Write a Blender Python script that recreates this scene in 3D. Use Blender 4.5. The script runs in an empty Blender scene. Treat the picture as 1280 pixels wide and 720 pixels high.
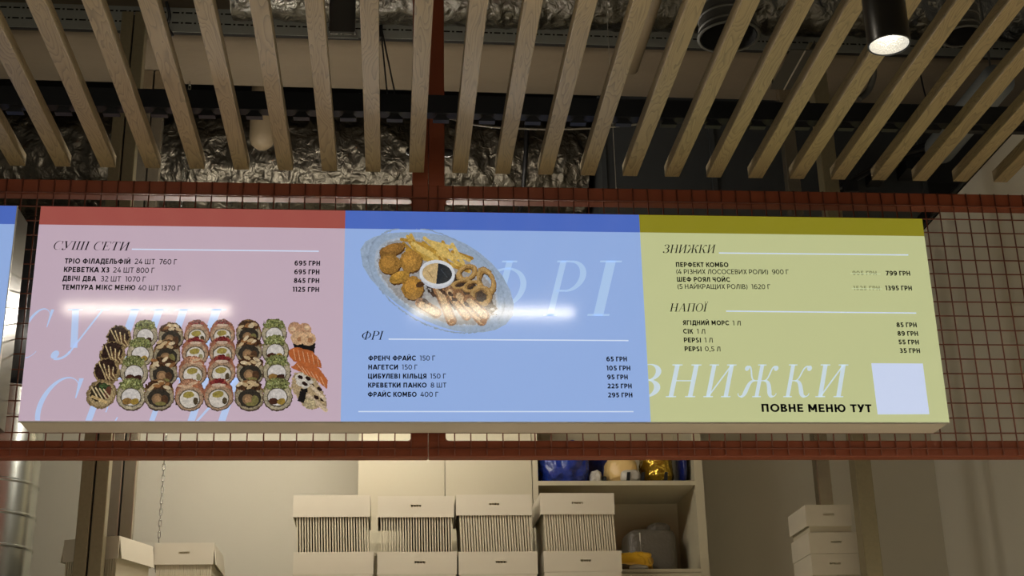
import bpy, math, random
import numpy as np
from mathutils import Vector, Matrix, noise

random.seed(7)
rng = np.random.default_rng(11)
SC = bpy.context.scene
COL = SC.collection
PI = math.pi

# ------------------------------------------------------------------ camera
FOC = 1736.49                       # focal length in pixels of the 1280x720 frame
CAM = np.array([[0.996309, -0.083271, -0.020864],
                [-0.009610, -0.349697, 0.936813],
                [0.085305, 0.933155, 0.349207]])   # rows: right, up, forward
CZ = 1.6                            # eye height
cd = bpy.data.cameras.new('camera')
cam = bpy.data.objects.new('camera', cd)
COL.objects.link(cam)
cd.sensor_width = 36.0
cd.lens = FOC / 1280.0 * 36.0
cd.clip_start = 0.05
m4 = Matrix.Identity(4)
for i in range(3):
    m4[i][0], m4[i][1], m4[i][2] = CAM[0][i], CAM[1][i], -CAM[2][i]
m4[2][3] = CZ
cam.matrix_world = m4
SC.camera = cam

# ------------------------------------------------------------------ exposure, world
SC.view_settings.view_transform = 'Standard'
SC.view_settings.look = 'None'
SC.view_settings.gamma = 1.0
SC.view_settings.use_curve_mapping = False
SC.view_settings.exposure = 0.0
W = bpy.data.worlds.new('world')
SC.world = W
W.use_nodes = True
W.node_tree.nodes['Background'].inputs[0].default_value = (1.0, 0.93, 0.80, 1)
W.node_tree.nodes['Background'].inputs[1].default_value = 0.13

STREAK_L = 30.0      # radiance of the linear lamps in the hall
STALL_L = 240.0      # radiance of the bare tubes inside the stall
HALL_W = 165.0        # each hall downlight, the seen one and the added ones
PRINT_EMIT = 0.86    # back-lit print
WARM = (1.0, 0.93, 0.82)


def ray(u, v):
    return CAM.T @ np.array([(u - 640) / FOC, (360 - v) / FOC, 1.0])


def at_y(u, v, Y):
    d = ray(u, v)
    t = Y / d[1]
    return Vector((d[0] * t, Y, CZ + d[2] * t))


def at_z(u, v, Z):
    d = ray(u, v)
    t = (Z - CZ) / d[2]
    return Vector((d[0] * t, d[1] * t, Z))


# ------------------------------------------------------------------ materials
def lin(h):
    if isinstance(h, str):
        h = h.lstrip('#')
        c = [int(h[i:i + 2], 16) / 255 for i in (0, 2, 4)]
    else:
        c = list(h)
    return tuple((x / 12.92 if x <= 0.04045 else ((x + 0.055) / 1.055) ** 2.4) for x in c)


def mat(name, col, rough=0.6, metal=0.0, spec=0.5, var=0.0, vscale=6.0, bump=0.0, bscale=40.0, stretch=(1, 1, 1), emit=None, estr=0.0, coat=0.0):
    m = bpy.data.materials.new(name)
    m.use_nodes = True
    nt = m.node_tree
    b = nt.nodes['Principled BSDF']
    c = lin(col) if isinstance(col, str) else col
    b.inputs['Base Color'].default_value = (*c, 1)
    b.inputs['Roughness'].default_value = rough
    b.inputs['Metallic'].default_value = metal
    b.inputs['Specular IOR Level'].default_value = spec
    b.inputs['Coat Weight'].default_value = coat
    if var or bump:
        tc = nt.nodes.new('ShaderNodeTexCoord')
        mp = nt.nodes.new('ShaderNodeMapping')
        mp.inputs['Scale'].default_value = stretch
        nt.links.new(tc.outputs['Object'], mp.inputs['Vector'])
        if var:
            n = nt.nodes.new('ShaderNodeTexNoise')
            n.inputs['Scale'].default_value = vscale
            n.inputs['Detail'].default_value = 5
            nt.links.new(mp.outputs[0], n.inputs['Vector'])
            mx = nt.nodes.new('ShaderNodeMix')
            mx.data_type = 'RGBA'
            mx.inputs[6].default_value = (*[x * (1 - var) for x in c], 1)
            mx.inputs[7].default_value = (*[min(1, x * (1 + var)) for x in c], 1)
            nt.links.new(n.outputs['Fac'], mx.inputs[0])
            nt.links.new(mx.outputs[2], b.inputs['Base Color'])
        if bump:
            n2 = nt.nodes.new('ShaderNodeTexNoise')
            n2.inputs['Scale'].default_value = bscale
            n2.inputs['Detail'].default_value = 4
            nt.links.new(mp.outputs[0], n2.inputs['Vector'])
            bp = nt.nodes.new('ShaderNodeBump')
            bp.inputs['Strength'].default_value = bump
            bp.inputs['Distance'].default_value = 0.01
            nt.links.new(n2.outputs['Fac'], bp.inputs['Height'])
            nt.links.new(bp.outputs[0], b.inputs['Normal'])
    if emit is not None:
        b.inputs['Emission Color'].default_value = (*(lin(emit) if isinstance(emit, str) else emit), 1)
        b.inputs['Emission Strength'].default_value = estr
    return m


def wood_mat(name, c1, c2):
    m = bpy.data.materials.new(name)
    m.use_nodes = True
    nt = m.node_tree
    b = nt.nodes['Principled BSDF']
    b.inputs['Roughness'].default_value = 0.55
    tc = nt.nodes.new('ShaderNodeTexCoord')
    oi = nt.nodes.new('ShaderNodeObjectInfo')
    mul = nt.nodes.new('ShaderNodeMath')
    mul.operation = 'MULTIPLY'
    mul.inputs[1].default_value = 37.0
    nt.links.new(oi.outputs['Random'], mul.inputs[0])
    add = nt.nodes.new('ShaderNodeVectorMath')
    add.operation = 'ADD'
    nt.links.new(tc.outputs['Object'], add.inputs[0])
    nt.links.new(mul.outputs[0], add.inputs[1])
    mp = nt.nodes.new('ShaderNodeMapping')
    mp.inputs['Scale'].default_value = (1.0, 0.13, 1.0)
    nt.links.new(add.outputs[0], mp.inputs['Vector'])
    n = nt.nodes.new('ShaderNodeTexNoise')
    n.inputs['Scale'].default_value = 22
    n.inputs['Detail'].default_value = 1.5
    n.inputs['Distortion'].default_value = 0.4
    nt.links.new(mp.outputs[0], n.inputs['Vector'])
    # contour rings of the noise read as cathedral grain
    k = nt.nodes.new('ShaderNodeMath')
    k.operation = 'MULTIPLY'
    k.inputs[1].default_value = 16
    nt.links.new(n.outputs['Fac'], k.inputs[0])
    fr = nt.nodes.new('ShaderNodeMath')
    fr.operation = 'FRACT'
    nt.links.new(k.outputs[0], fr.inputs[0])
    pw = nt.nodes.new('ShaderNodeMath')
    pw.operation = 'POWER'
    pw.inputs[1].default_value = 3.0
    nt.links.new(fr.outputs[0], pw.inputs[0])
    n3 = nt.nodes.new('ShaderNodeTexNoise')
    n3.inputs['Scale'].default_value = 160
    mp3 = nt.nodes.new('ShaderNodeMapping')
    mp3.inputs['Scale'].default_value = (1.0, 0.05, 1.0)
    nt.links.new(add.outputs[0], mp3.inputs['Vector'])
    nt.links.new(mp3.outputs[0], n3.inputs['Vector'])
    ad = nt.nodes.new('ShaderNodeMath')
    ad.operation = 'MULTIPLY_ADD'
    ad.inputs[1].default_value = 0.62
    nt.links.new(pw.outputs[0], ad.inputs[0])
    m2 = nt.nodes.new('ShaderNodeMath')
    m2.operation = 'MULTIPLY'
    m2.inputs[1].default_value = 0.35
    nt.links.new(n3.outputs['Fac'], m2.inputs[0])
    nt.links.new(m2.outputs[0], ad.inputs[2])
    mx = nt.nodes.new('ShaderNodeMix')
    mx.data_type = 'RGBA'
    mx.inputs[6].default_value = (*lin(c1), 1)
    mx.inputs[7].default_value = (*lin(c2), 1)
    nt.links.new(ad.outputs[0], mx.inputs[0])
    nt.links.new(mx.outputs[2], b.inputs['Base Color'])
    return m


def foil_mat(name, col, rough, bs=9.0, strength=0.9):
    m = bpy.data.materials.new(name)
    m.use_nodes = True
    nt = m.node_tree
    b = nt.nodes['Principled BSDF']
    b.inputs['Base Color'].default_value = (*lin(col), 1)
    b.inputs['Metallic'].default_value = 1.0
    b.inputs['Roughness'].default_value = rough
    tc = nt.nodes.new('ShaderNodeTexCoord')
    n = nt.nodes.new('ShaderNodeTexNoise')
    n.inputs['Scale'].default_value = bs
    n.inputs['Detail'].default_value = 2.5
    n.inputs['Distortion'].default_value = 0.8
    nt.links.new(tc.outputs['Object'], n.inputs['Vector'])
    bp = nt.nodes.new('ShaderNodeBump')
    bp.inputs['Strength'].default_value = strength
    bp.inputs['Distance'].default_value = 0.02
    nt.links.new(n.outputs['Fac'], bp.inputs['Height'])
    nt.links.new(bp.outputs[0], b.inputs['Normal'])
    return m


def print_mat(name, col=None, emit=None, attr=None):
    """A back-lit glossy print: its own colour, lit from behind, under a slightly pebbled film."""
    m = bpy.data.materials.new(name)
    m.use_nodes = True
    nt = m.node_tree
    b = nt.nodes['Principled BSDF']
    b.inputs['Roughness'].default_value = 0.09
    b.inputs['IOR'].default_value = 1.5
    b.inputs['Emission Strength'].default_value = PRINT_EMIT if emit is None else emit
    if attr:
        a = nt.nodes.new('ShaderNodeAttribute')
        a.attribute_name = attr
        nt.links.new(a.outputs['Color'], b.inputs['Emission Color'])
        sc = nt.nodes.new('ShaderNodeVectorMath')
        sc.operation = 'SCALE'
        sc.inputs['Scale'].default_value = 0.4
        nt.links.new(a.outputs['Color'], sc.inputs[0])
        nt.links.new(sc.outputs[0], b.inputs['Base Color'])
    else:
        c = lin(col)
        b.inputs['Base Color'].default_value = (*[x * 0.4 for x in c], 1)
        b.inputs['Emission Color'].default_value = (*c, 1)
    tc = nt.nodes.new('ShaderNodeTexCoord')
    n = nt.nodes.new('ShaderNodeTexNoise')
    n.inputs['Scale'].default_value = 170
    n.inputs['Detail'].default_value = 2
    nt.links.new(tc.outputs['Object'], n.inputs['Vector'])
    bp = nt.nodes.new('ShaderNodeBump')
    bp.inputs['Strength'].default_value = 0.05
    bp.inputs['Distance'].default_value = 0.001
    nt.links.new(n.outputs['Fac'], bp.inputs['Height'])
    nt.links.new(bp.outputs[0], b.inputs['Normal'])
    return m


M = {
    'oak': wood_mat('oak', '#8E7C58', '#5F5036'),
    'red': mat('red_paint', '#7A3A20', 0.5, spec=0.4, var=0.06, vscale=9),
    'wire': mat('red_wire', '#6A3420', 0.5),
    'black': mat('black_metal', '#090A0D', 0.45),
    'gloss_black': mat('satin_black', '#0B0C0E', 0.32),
    'zinc': mat('galvanized_steel', '#8A8064', 0.38, metal=0.4, var=0.16, vscale=70, bump=0.04, bscale=120),
    'zinc_bright': mat('bright_galvanized', '#B0A48E', 0.22, metal=0.85, var=0.1, vscale=60, bump=0.02, bscale=90),
    'zinc_duct': mat('galvanized_duct', '#A9ABA4', 0.26, metal=0.95, var=0.08, vscale=14, bump=0.05, bscale=20),
    'tray': mat('zinc_tray', '#8E9088', 0.55, metal=0.3, var=0.1, vscale=20),
    'dark_tray': mat('dark_sheet_steel', '#4C4A44', 0.55, metal=0.3),
    'foil': foil_mat('foil_wrap', '#504C43', 0.40, 24.0, 0.6),
    'foil_fine': foil_mat('foil_flexible', '#605E58', 0.32, 26.0, 0.6),
    'plaster': mat('plaster_wall', '#B9B3A0', 0.85, var=0.035, vscale=3.0, bump=0.05, bscale=180),
    'plaster_lit': mat('lit_plaster', '#D8D2C0', 0.85, var=0.03, vscale=3.0, bump=0.05, bscale=180),  # plaster lifted in tone, standing in for light on the side wall
    'soffit': mat('raw_soffit', '#6C604E', 0.9, var=0.16, vscale=4, bump=0.3, bscale=25, stretch=(0.5, 1, 1)),
    'foam': mat('brown_foam', '#5E4C36', 0.95, var=0.3, vscale=20, bump=0.5, bscale=60),
    'slab': mat('dark_slab', '#2B2A28', 0.9, var=0.2, vscale=3),
    'dark_duct': mat('dark_painted_duct', '#2A2D2E', 0.7, var=0.15, vscale=4),
    'cabinet': mat('cream_laminate', '#BDB498', 0.5, var=0.015, vscale=5),
    'carton': mat('pale_cardboard', '#C5BDA8', 0.85, var=0.03, vscale=12),
    'sheet': mat('cardboard_sheet', '#BDB49A', 0.9),
    'dark_hole': mat('dark_recess', '#161411', 0.9),
    'taupe': mat('sign_housing', '#CDC4B2', 0.4, metal=0.0, var=0.03),
    'side_metal': mat('brushed_side', '#565046', 0.28, metal=0.5),
    'silver': mat('silver_trim', '#C9C4B8', 0.35, metal=0.6),
    'blue_bag': mat('blue_plastic', '#1C3796', 0.14, var=0.15, vscale=9, bump=1.0, bscale=34, spec=0.8),
    'navy_bag': mat('navy_plastic', '#141F5C', 0.28, bump=0.8, bscale=18),
    'white_bag': mat('white_plastic', '#B9B4A6', 0.35, bump=0.8, bscale=25),
    'cream_bag': mat('cream_plastic', '#D9B878', 0.4, var=0.12, vscale=8, bump=0.4, bscale=14),
    'gold_bag': mat('gold_foil', '#A98A2E', 0.22, metal=0.75, var=0.2, vscale=12, bump=0.8, bscale=22),
    'yellow_bag': mat('yellow_plastic', '#DDAA2C', 0.3, var=0.12, vscale=18, bump=0.5, bscale=30),
    'wrap_grey': mat('grey_wrapped_textile', '#5A5448', 0.45, var=0.12, vscale=30, bump=0.35, bscale=70),
    'ink': print_mat('black_ink', '#14141F', emit=0.0),
    'floor': mat('pale_tile', '#D3CDC0', 0.4, var=0.04, vscale=2),
    'cable_white': mat('pale_cable', '#8F887A', 0.6),
    'pipe_beige': mat('beige_pipe', '#6E6049', 0.7, var=0.1, vscale=10, bump=0.15, bscale=30),
    'pipe_grey': mat('blue_grey_pipe', '#7E8384', 0.6, var=0.06, vscale=8),
    'lamp_white': mat('white_lamp_housing', '#D8D4CA', 0.5),
    'streak': mat('lamp_diffuser', '#FFFFFF', 0.5, emit=(1.0, 0.90, 0.74), estr=STREAK_L),
    'tube_dim': mat('lamp_tube_dim', '#FFFFFF', 0.5, emit=WARM, estr=STALL_L * 0.68),
    'tube': mat('lamp_tube', '#FFFFFF', 0.5, emit=WARM, estr=STALL_L),
}


# ------------------------------------------------------------------ mesh helpers
class MB:
    def __init__(self):
        self.v, self.f, self.mi = [], [], []
        self.cur = 0

    def hexa(self, c):
        n = len(self.v)
        self.v += [Vector(p) for p in c]
        for q in ((0, 3, 2, 1), (4, 5, 6, 7), (0, 1, 5, 4), (1, 2, 6, 5), (2, 3, 7, 6), (3, 0, 4, 7)):
            self.f.append(tuple(n + i for i in q))
            self.mi.append(self.cur)
        return self

    def box(self, x0, x1, y0, y1, z0, z1):
        return self.hexa([(x0, y0, z0), (x1, y0, z0), (x1, y1, z0), (x0, y1, z0), (x0, y0, z1), (x1, y0, z1), (x1, y1, z1), (x0, y1, z1)])

    def poly(self, pts):
        n = len(self.v)
        self.v += [Vector(p) for p in pts]
        self.f.append(tuple(range(n, n + len(pts))))
        self.mi.append(self.cur)
        return self

    def tube(self, pts, r, seg=8, caps=True, closed=False):
        pts = [Vector(p) for p in pts]
        n0 = len(self.v)
        k = len(pts)
        up = None
        for i, p in enumerate(pts):
            if closed:
                d = pts[(i + 1) % k] - pts[i - 1]
            else:
                d = pts[min(i + 1, k - 1)] - pts[max(i - 1, 0)]
            d.normalize()
            if up is None:
                a = Vector((0, 0, 1)) if abs(d.z) < 0.9 else Vector((1, 0, 0))
                up = d.cross(a).normalized()
            else:
                up = (up - d * up.dot(d)).normalized()
            b = d.cross(up)
            rr = r[i] if isinstance(r, (list, tuple)) else r
            for s in range(seg):
                t = 2 * PI * s / seg
                self.v.append(p + up * (rr * math.cos(t)) + b * (rr * math.sin(t)))
        for i in range(k if closed else k - 1):
            for s in range(seg):
                a, b_ = n0 + i * seg, n0 + ((i + 1) % k) * seg
                self.f.append((a + s, a + (s + 1) % seg, b_ + (s + 1) % seg, b_ + s))
                self.mi.append(self.cur)
        if caps and not closed:
            self.f.append(tuple(n0 + s for s in reversed(range(seg))))
            self.f.append(tuple(n0 + (k - 1) * seg + s for s in range(seg)))
            self.mi += [self.cur, self.cur]
        return self

    def lathe(self, cx, cy, prof, seg=32, caps=True):
        """prof: list of (radius, z), turned about a vertical axis."""
        n0 = len(self.v)
        for r, z in prof:
            for s in range(seg):
                t = 2 * PI * s / seg
                self.v.append(Vector((cx + r * math.cos(t), cy + r * math.sin(t), z)))
        for i in range(len(prof) - 1):
            for s in range(seg):
                a, b_ = n0 + i * seg, n0 + (i + 1) * seg
                self.f.append((a + s, a + (s + 1) % seg, b_ + (s + 1) % seg, b_ + s))
                self.mi.append(self.cur)
        if caps:
            self.f.append(tuple(n0 + s for s in reversed(range(seg))))
            self.f.append(tuple(n0 + (len(prof) - 1) * seg + s for s in range(seg)))
            self.mi += [self.cur, self.cur]
        return self

    def grid(self, rows):
        n0 = len(self.v)
        w = len(rows[0])
        for r in rows:
            self.v += [Vector(p) for p in r]
        for j in range(len(rows) - 1):
            for i in range(w - 1):
                a = n0 + j * w + i
                self.f.append((a, a + 1, a + w + 1, a + w))
                self.mi.append(self.cur)
        return self

    def build(self, name, mats, parent=None, smooth=False, bevel=0.0, solid=0.0):
        me = bpy.data.meshes.new(name)
        org = Vector(parent['_org']) if parent is not None else Vector((0, 0, 0))
        me.from_pydata([tuple(p - org) for p in self.v], [], self.f)
        for mm in (mats if isinstance(mats, (list, tuple)) else [mats]):
            me.materials.append(mm)
        if any(self.mi):
            me.polygons.foreach_set('material_index', self.mi)
        me.update()
        if smooth:
            me.polygons.foreach_set('use_smooth', [True] * len(me.polygons))
            if smooth == 'sharp':
                me.set_sharp_from_angle(angle=0.5)
        me.update()
        o = bpy.data.objects.new(name, me)
        COL.objects.link(o)
        if parent is not None:
            o.parent = parent
        o['_org'] = tuple(org)
        if solid:
            s = o.modifiers.new('solid', 'SOLIDIFY')
            s.thickness = solid
            s.offset = 0
        if bevel:
            b = o.modifiers.new('bevel', 'BEVEL')
            b.width = bevel
            b.segments = 2
            b.limit_method = 'ANGLE'
        return o


def tag(o, label, cat, group=None):
    o['label'] = label
    o['category'] = cat
    if group:
        o['group'] = group
    return o


def thing(name, label, cat, loc, group=None):
    o = bpy.data.objects.new(name, None)
    COL.objects.link(o)
    o.location = loc
    o.empty_display_size = 0.1
    o['_org'] = tuple(loc)
    return tag(o, label, cat, group)


def struct(o):
    o['kind'] = 'structure'
    return o


# ------------------------------------------------------------------ the room
WY = 6.70          # back wall of the stall
WTOP = 4.353
CX = 2.74          # side wall of the stall
struct(MB().box(-6, 6, -5, WY + 0.12, -0.1, 0).build('floor', M['floor']))
struct(MB().box(-6, 6, -5, 8.2, 5.4, 5.55).build('ceiling', M['slab']))
struct(MB().box(-6, CX + 0.1, WY, WY + 0.1, 0, WTOP).build('wall_back', M['plaster']))
struct(MB().box(CX, CX + 0.1, 2.6, WY, 0, WTOP).build('wall_right', M['plaster_lit']))
struct(MB().box(-6, 6, 8.1, 8.2, 0, 5.4).build('wall_far', M['slab']))
# rough soffit: a downstand of the slab
rows = []
for j, (y, z) in enumerate(((5.65, 5.40), (5.65, 4.94), (5.655, 4.915), (5.68, 4.904), (5.86, 4.904), (6.07, 4.904), (6.08, 4.91), (6.08, 5.40))):
    r = []
    for i in range(121):
        x = -6 + 0.1 * i
        yo = y + 0.012 * (x + 0.0)
        w = 0.010 if j in (1, 2, 3) else 0.003
        n = noise.fractal(Vector((x * 5, j * 3.1, 0)), 1, 2, 4)
        r.append((x, yo + w * n, z + (w * n if 0 < j < 7 else 0)))
    rows.append(r)
struct(MB().grid(rows).build('trim_1', M['soffit'], smooth=True))

# ------------------------------------------------------------------ slatted ceiling
SX0, SP, SEND, SZ, SW, SH = -1.24761, 0.15006, 4.3948, 3.66916, 0.0515, 0.043
ORD = ['first', 'second', 'third', 'fourth', 'fifth', 'sixth', 'seventh', 'eighth', 'ninth', 'tenth', 'eleventh', 'twelfth', 'thirteenth', 'fourteenth',
       'fifteenth', 'sixteenth', 'seventeenth', 'eighteenth', 'nineteenth', 'twentieth', 'twenty-first', 'twenty-second', 'twenty-third', 'twenty-fourth']
slat0 = None
for i in range(24):
    lab = 'pale oak ceiling slat, %s from the left in the overhead row' % ORD[i]
    if i == 9:
        lab = 'pale oak ceiling slat passing just in front of the red column, tenth from the left'
    xr = SX0 + i * SP
    if slat0 is None:
        slat0 = MB().box(-SW, 0, -4.6, 0, 0, SH).build('ceiling_slat', M['oak'], bevel=0.002)
        o = slat0
    else:
        o = slat0.copy()
        COL.objects.link(o)
    o.location = (xr, SEND, SZ)
    tag(o, lab, 'slat', 'oak slats of the open ceiling')

# the black carrier rail lies on the slats, its clips sit between them
RT = SZ + SH
rl = thing('carrier_rail', 'long black steel rail lying across the oak ceiling slats', 'rail', (0.6, 4.05, RT))
MB().box(-2.4, 3.6, 4.03, 4.07, RT + 0.008, RT + 0.066).build('channel', M['black'], rl)
MB().box(-2.4, 3.6, 4.028, 4.072, RT, RT + 0.008).build('flange', M['black'], rl)
clip0 = None
for i in range(-1, 26):
    x = SX0 + i * SP - SW / 2 + SP / 2 - 0.002
    if clip0 is None:
        b = MB()
        z0, z1, z2 = RT - 0.021, RT - 0.010, RT + 0.002
        b.box(-0.026, 0.026, -0.012, 0.012, z0, z0 + 0.007)
        b.hexa([(-0.024, -0.010, z0 + .006), (0.024, -0.010, z0 + .006), (0.024, 0.010, z0 + .006), (-0.024, 0.010, z0 + .006),
                (-0.010, -0.010, z2), (0.010, -0.010, z2), (0.010, 0.010, z2), (-0.010, 0.010, z2)])
        b.v = [p + Vector(rl['_org']) - Vector((0, 0, rl['_org'][2])) for p in b.v]
        clip0 = b.build('clip', M['black'], rl)
        o = clip0
    else:
        o = clip0.copy()
        COL.objects.link(o)
        o.parent = rl
    o.location = (x - rl['_org'][0], 0, 0)

# ------------------------------------------------------------------ red mesh frames
FY0, FY1 = 4.482, 4.530
UZ0, UZ1, LZ0, LZ1 = 3.607, 3.662, 2.680, 2.737


def mesh_frame(x0, x1, stile, label, wx, name='mesh_frame'):
    f = thing(name, label, 'frame', ((x0 + x1) / 2, 4.5, LZ0))
    MB().box(x0, x1, FY0, FY1, UZ0, UZ1).build('top_rail', M['red'], f, bevel=0.004)
    MB().box(x0, x1, FY0, FY1, LZ0, LZ1).build('bottom_rail', M['red'], f, bevel=0.004)
    s0, s1 = stile
    st = MB().box(s0, s1, FY0 + 0.001, FY1 - 0.001, LZ0 + 0.002, 5.4)
    # little weld fillets round the inner corners of the opening
    xx, sg = (s0, -1) if x1 - s1 < s0 - x0 else (s1, 1)
    for zc, sz in ((LZ1, 1), (UZ0, -1)):
        pts = [(xx, zc)] + [(xx + sg * (0.012 - 0.012 * math.sin(t)), zc + sz * (0.012 - 0.012 * math.cos(t))) for t in (0, .4, .8, 1.2, PI / 2)]
        for y in (FY0 + 0.004, FY1 - 0.004):
            st.poly([(p[0], y, p[1]) for p in pts])
    st.build('stile', M['red'], f, bevel=0.004)
    w = MB()
    k0, k1 = math.ceil((x0 + 0.004 - wx) / 0.0535), math.floor((x1 - 0.004 - wx) / 0.0535)
    for k in range(k0, k1 + 1):
        x = wx + 0.0535 * k
        w.tube([(x, 4.4775, LZ0 + 0.006), (x, 4.4775, UZ1 - 0.002)], 0.0024, 6)
    z = 2.7077
    while z < UZ1:
        w.tube([(x0 + 0.003, 4.4745, z), (x1 - 0.003, 4.4745, z)], 0.0024, 6)
        z += 0.05303
    w.build('wire_mesh', M['wire'], f, smooth=True)
    return f


mesh_frame(-2.9, 0.1205, (0.064, 0.1205), 'brick red steel frame with wire mesh behind the pink sushi panel', 0.0110)
mesh_frame(0.1220, 3.2, (0.1220, 0.1785), 'brick red steel frame with wire mesh behind the yellow discount panel', 0.2078)

# ------------------------------------------------------------------ menu boards
SXL, SY, SZT, SWID, SHT = -1.16233, 4.32163, 3.48971, 3.0, 0.73222
SBK = 4.468


def sp(u, v):
    p = at_y(u, v, SY)
    return p.x, p.z


def flat(polys, y):
    b = MB()
    for q in polys:
        b.poly([(x, y, z) for x, z in q])
    return b


# Didone italic capitals, drawn as pieces; unit cap height
T, HR = 0.135, 0.032


def g_bar(x0, x1, y, th=HR):
    return [(x0, y - th / 2), (x1, y - th / 2), (x1, y + th / 2), (x0, y + th / 2)]


def g_stem(x, y0=0.0, y1=1.0, t=None):
    t = t or T
    return [(x - t / 2, y0), (x + t / 2, y0), (x + t / 2, y1), (x - t / 2, y1)]


def g_ser(x, top=True, bot=True, l=0.30):
    r = []
    if top:
        r.append(g_bar(x - l / 2, x + l / 2, 1 - HR / 2))
    if bot:
        r.append(g_bar(x - l / 2, x + l / 2, HR / 2))
    return r


def g_line(p, q, t):
    (x0, y0), (x1, y1) = p, q
    return [(x0 - t / 2, y0), (x0 + t / 2, y0), (x1 + t / 2, y1), (x1 - t / 2, y1)]


def g_ring(co, ro, ci, ri, a0, a1, n=28):
    out = []
    for k in range(n):
        s, e = [math.radians(a0 + (a1 - a0) * q / n) for q in (k, k + 1)]
        P = lambda c, r, a: (c[0] + r[0] * math.cos(a), c[1] + r[1] * math.sin(a))
        out.append([P(co, ro, s), P(co, ro, e), P(ci, ri, e), P(ci, ri, s)])
    return out


def g_ball(x, y, r):
    return [[(x + r * math.cos(2 * PI * k / 14), y + r * math.sin(2 * PI * k / 14)) for k in range(14)]]


def g_curve(pts, ws, n=14):
    """Smooth stroke through control points (quadratic / cubic Bezier) with a changing width."""
    P = [np.array(p, float) for p in pts]

    def bez(t):
        q = P
        while len(q) > 1:
            q = [a * (1 - t) + b * t for a, b in zip(q[:-1], q[1:])]
        return q[0]
    L = []
    for k in range(n + 1):
        t = k / n
        c = bez(t)
        d = bez(min(1, t + .02)) - bez(max(0, t - .02))
        d /= max(1e-6, np.hypot(*d))
        nn = np.array((-d[1], d[0]))
        w = np.interp(t, np.linspace(0, 1, len(ws)), ws) / 2
        L.append((c + nn * w, c - nn * w))
    return [[tuple(L[k][0]), tuple(L[k + 1][0]), tuple(L[k + 1][1]), tuple(L[k][1])] for k in range(n)]


def g_tick(x, y0, y1, w=0.07):
    return [(x - w, y0), (x, y0), (x, y1), (x - 0.02, y1)]


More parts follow.
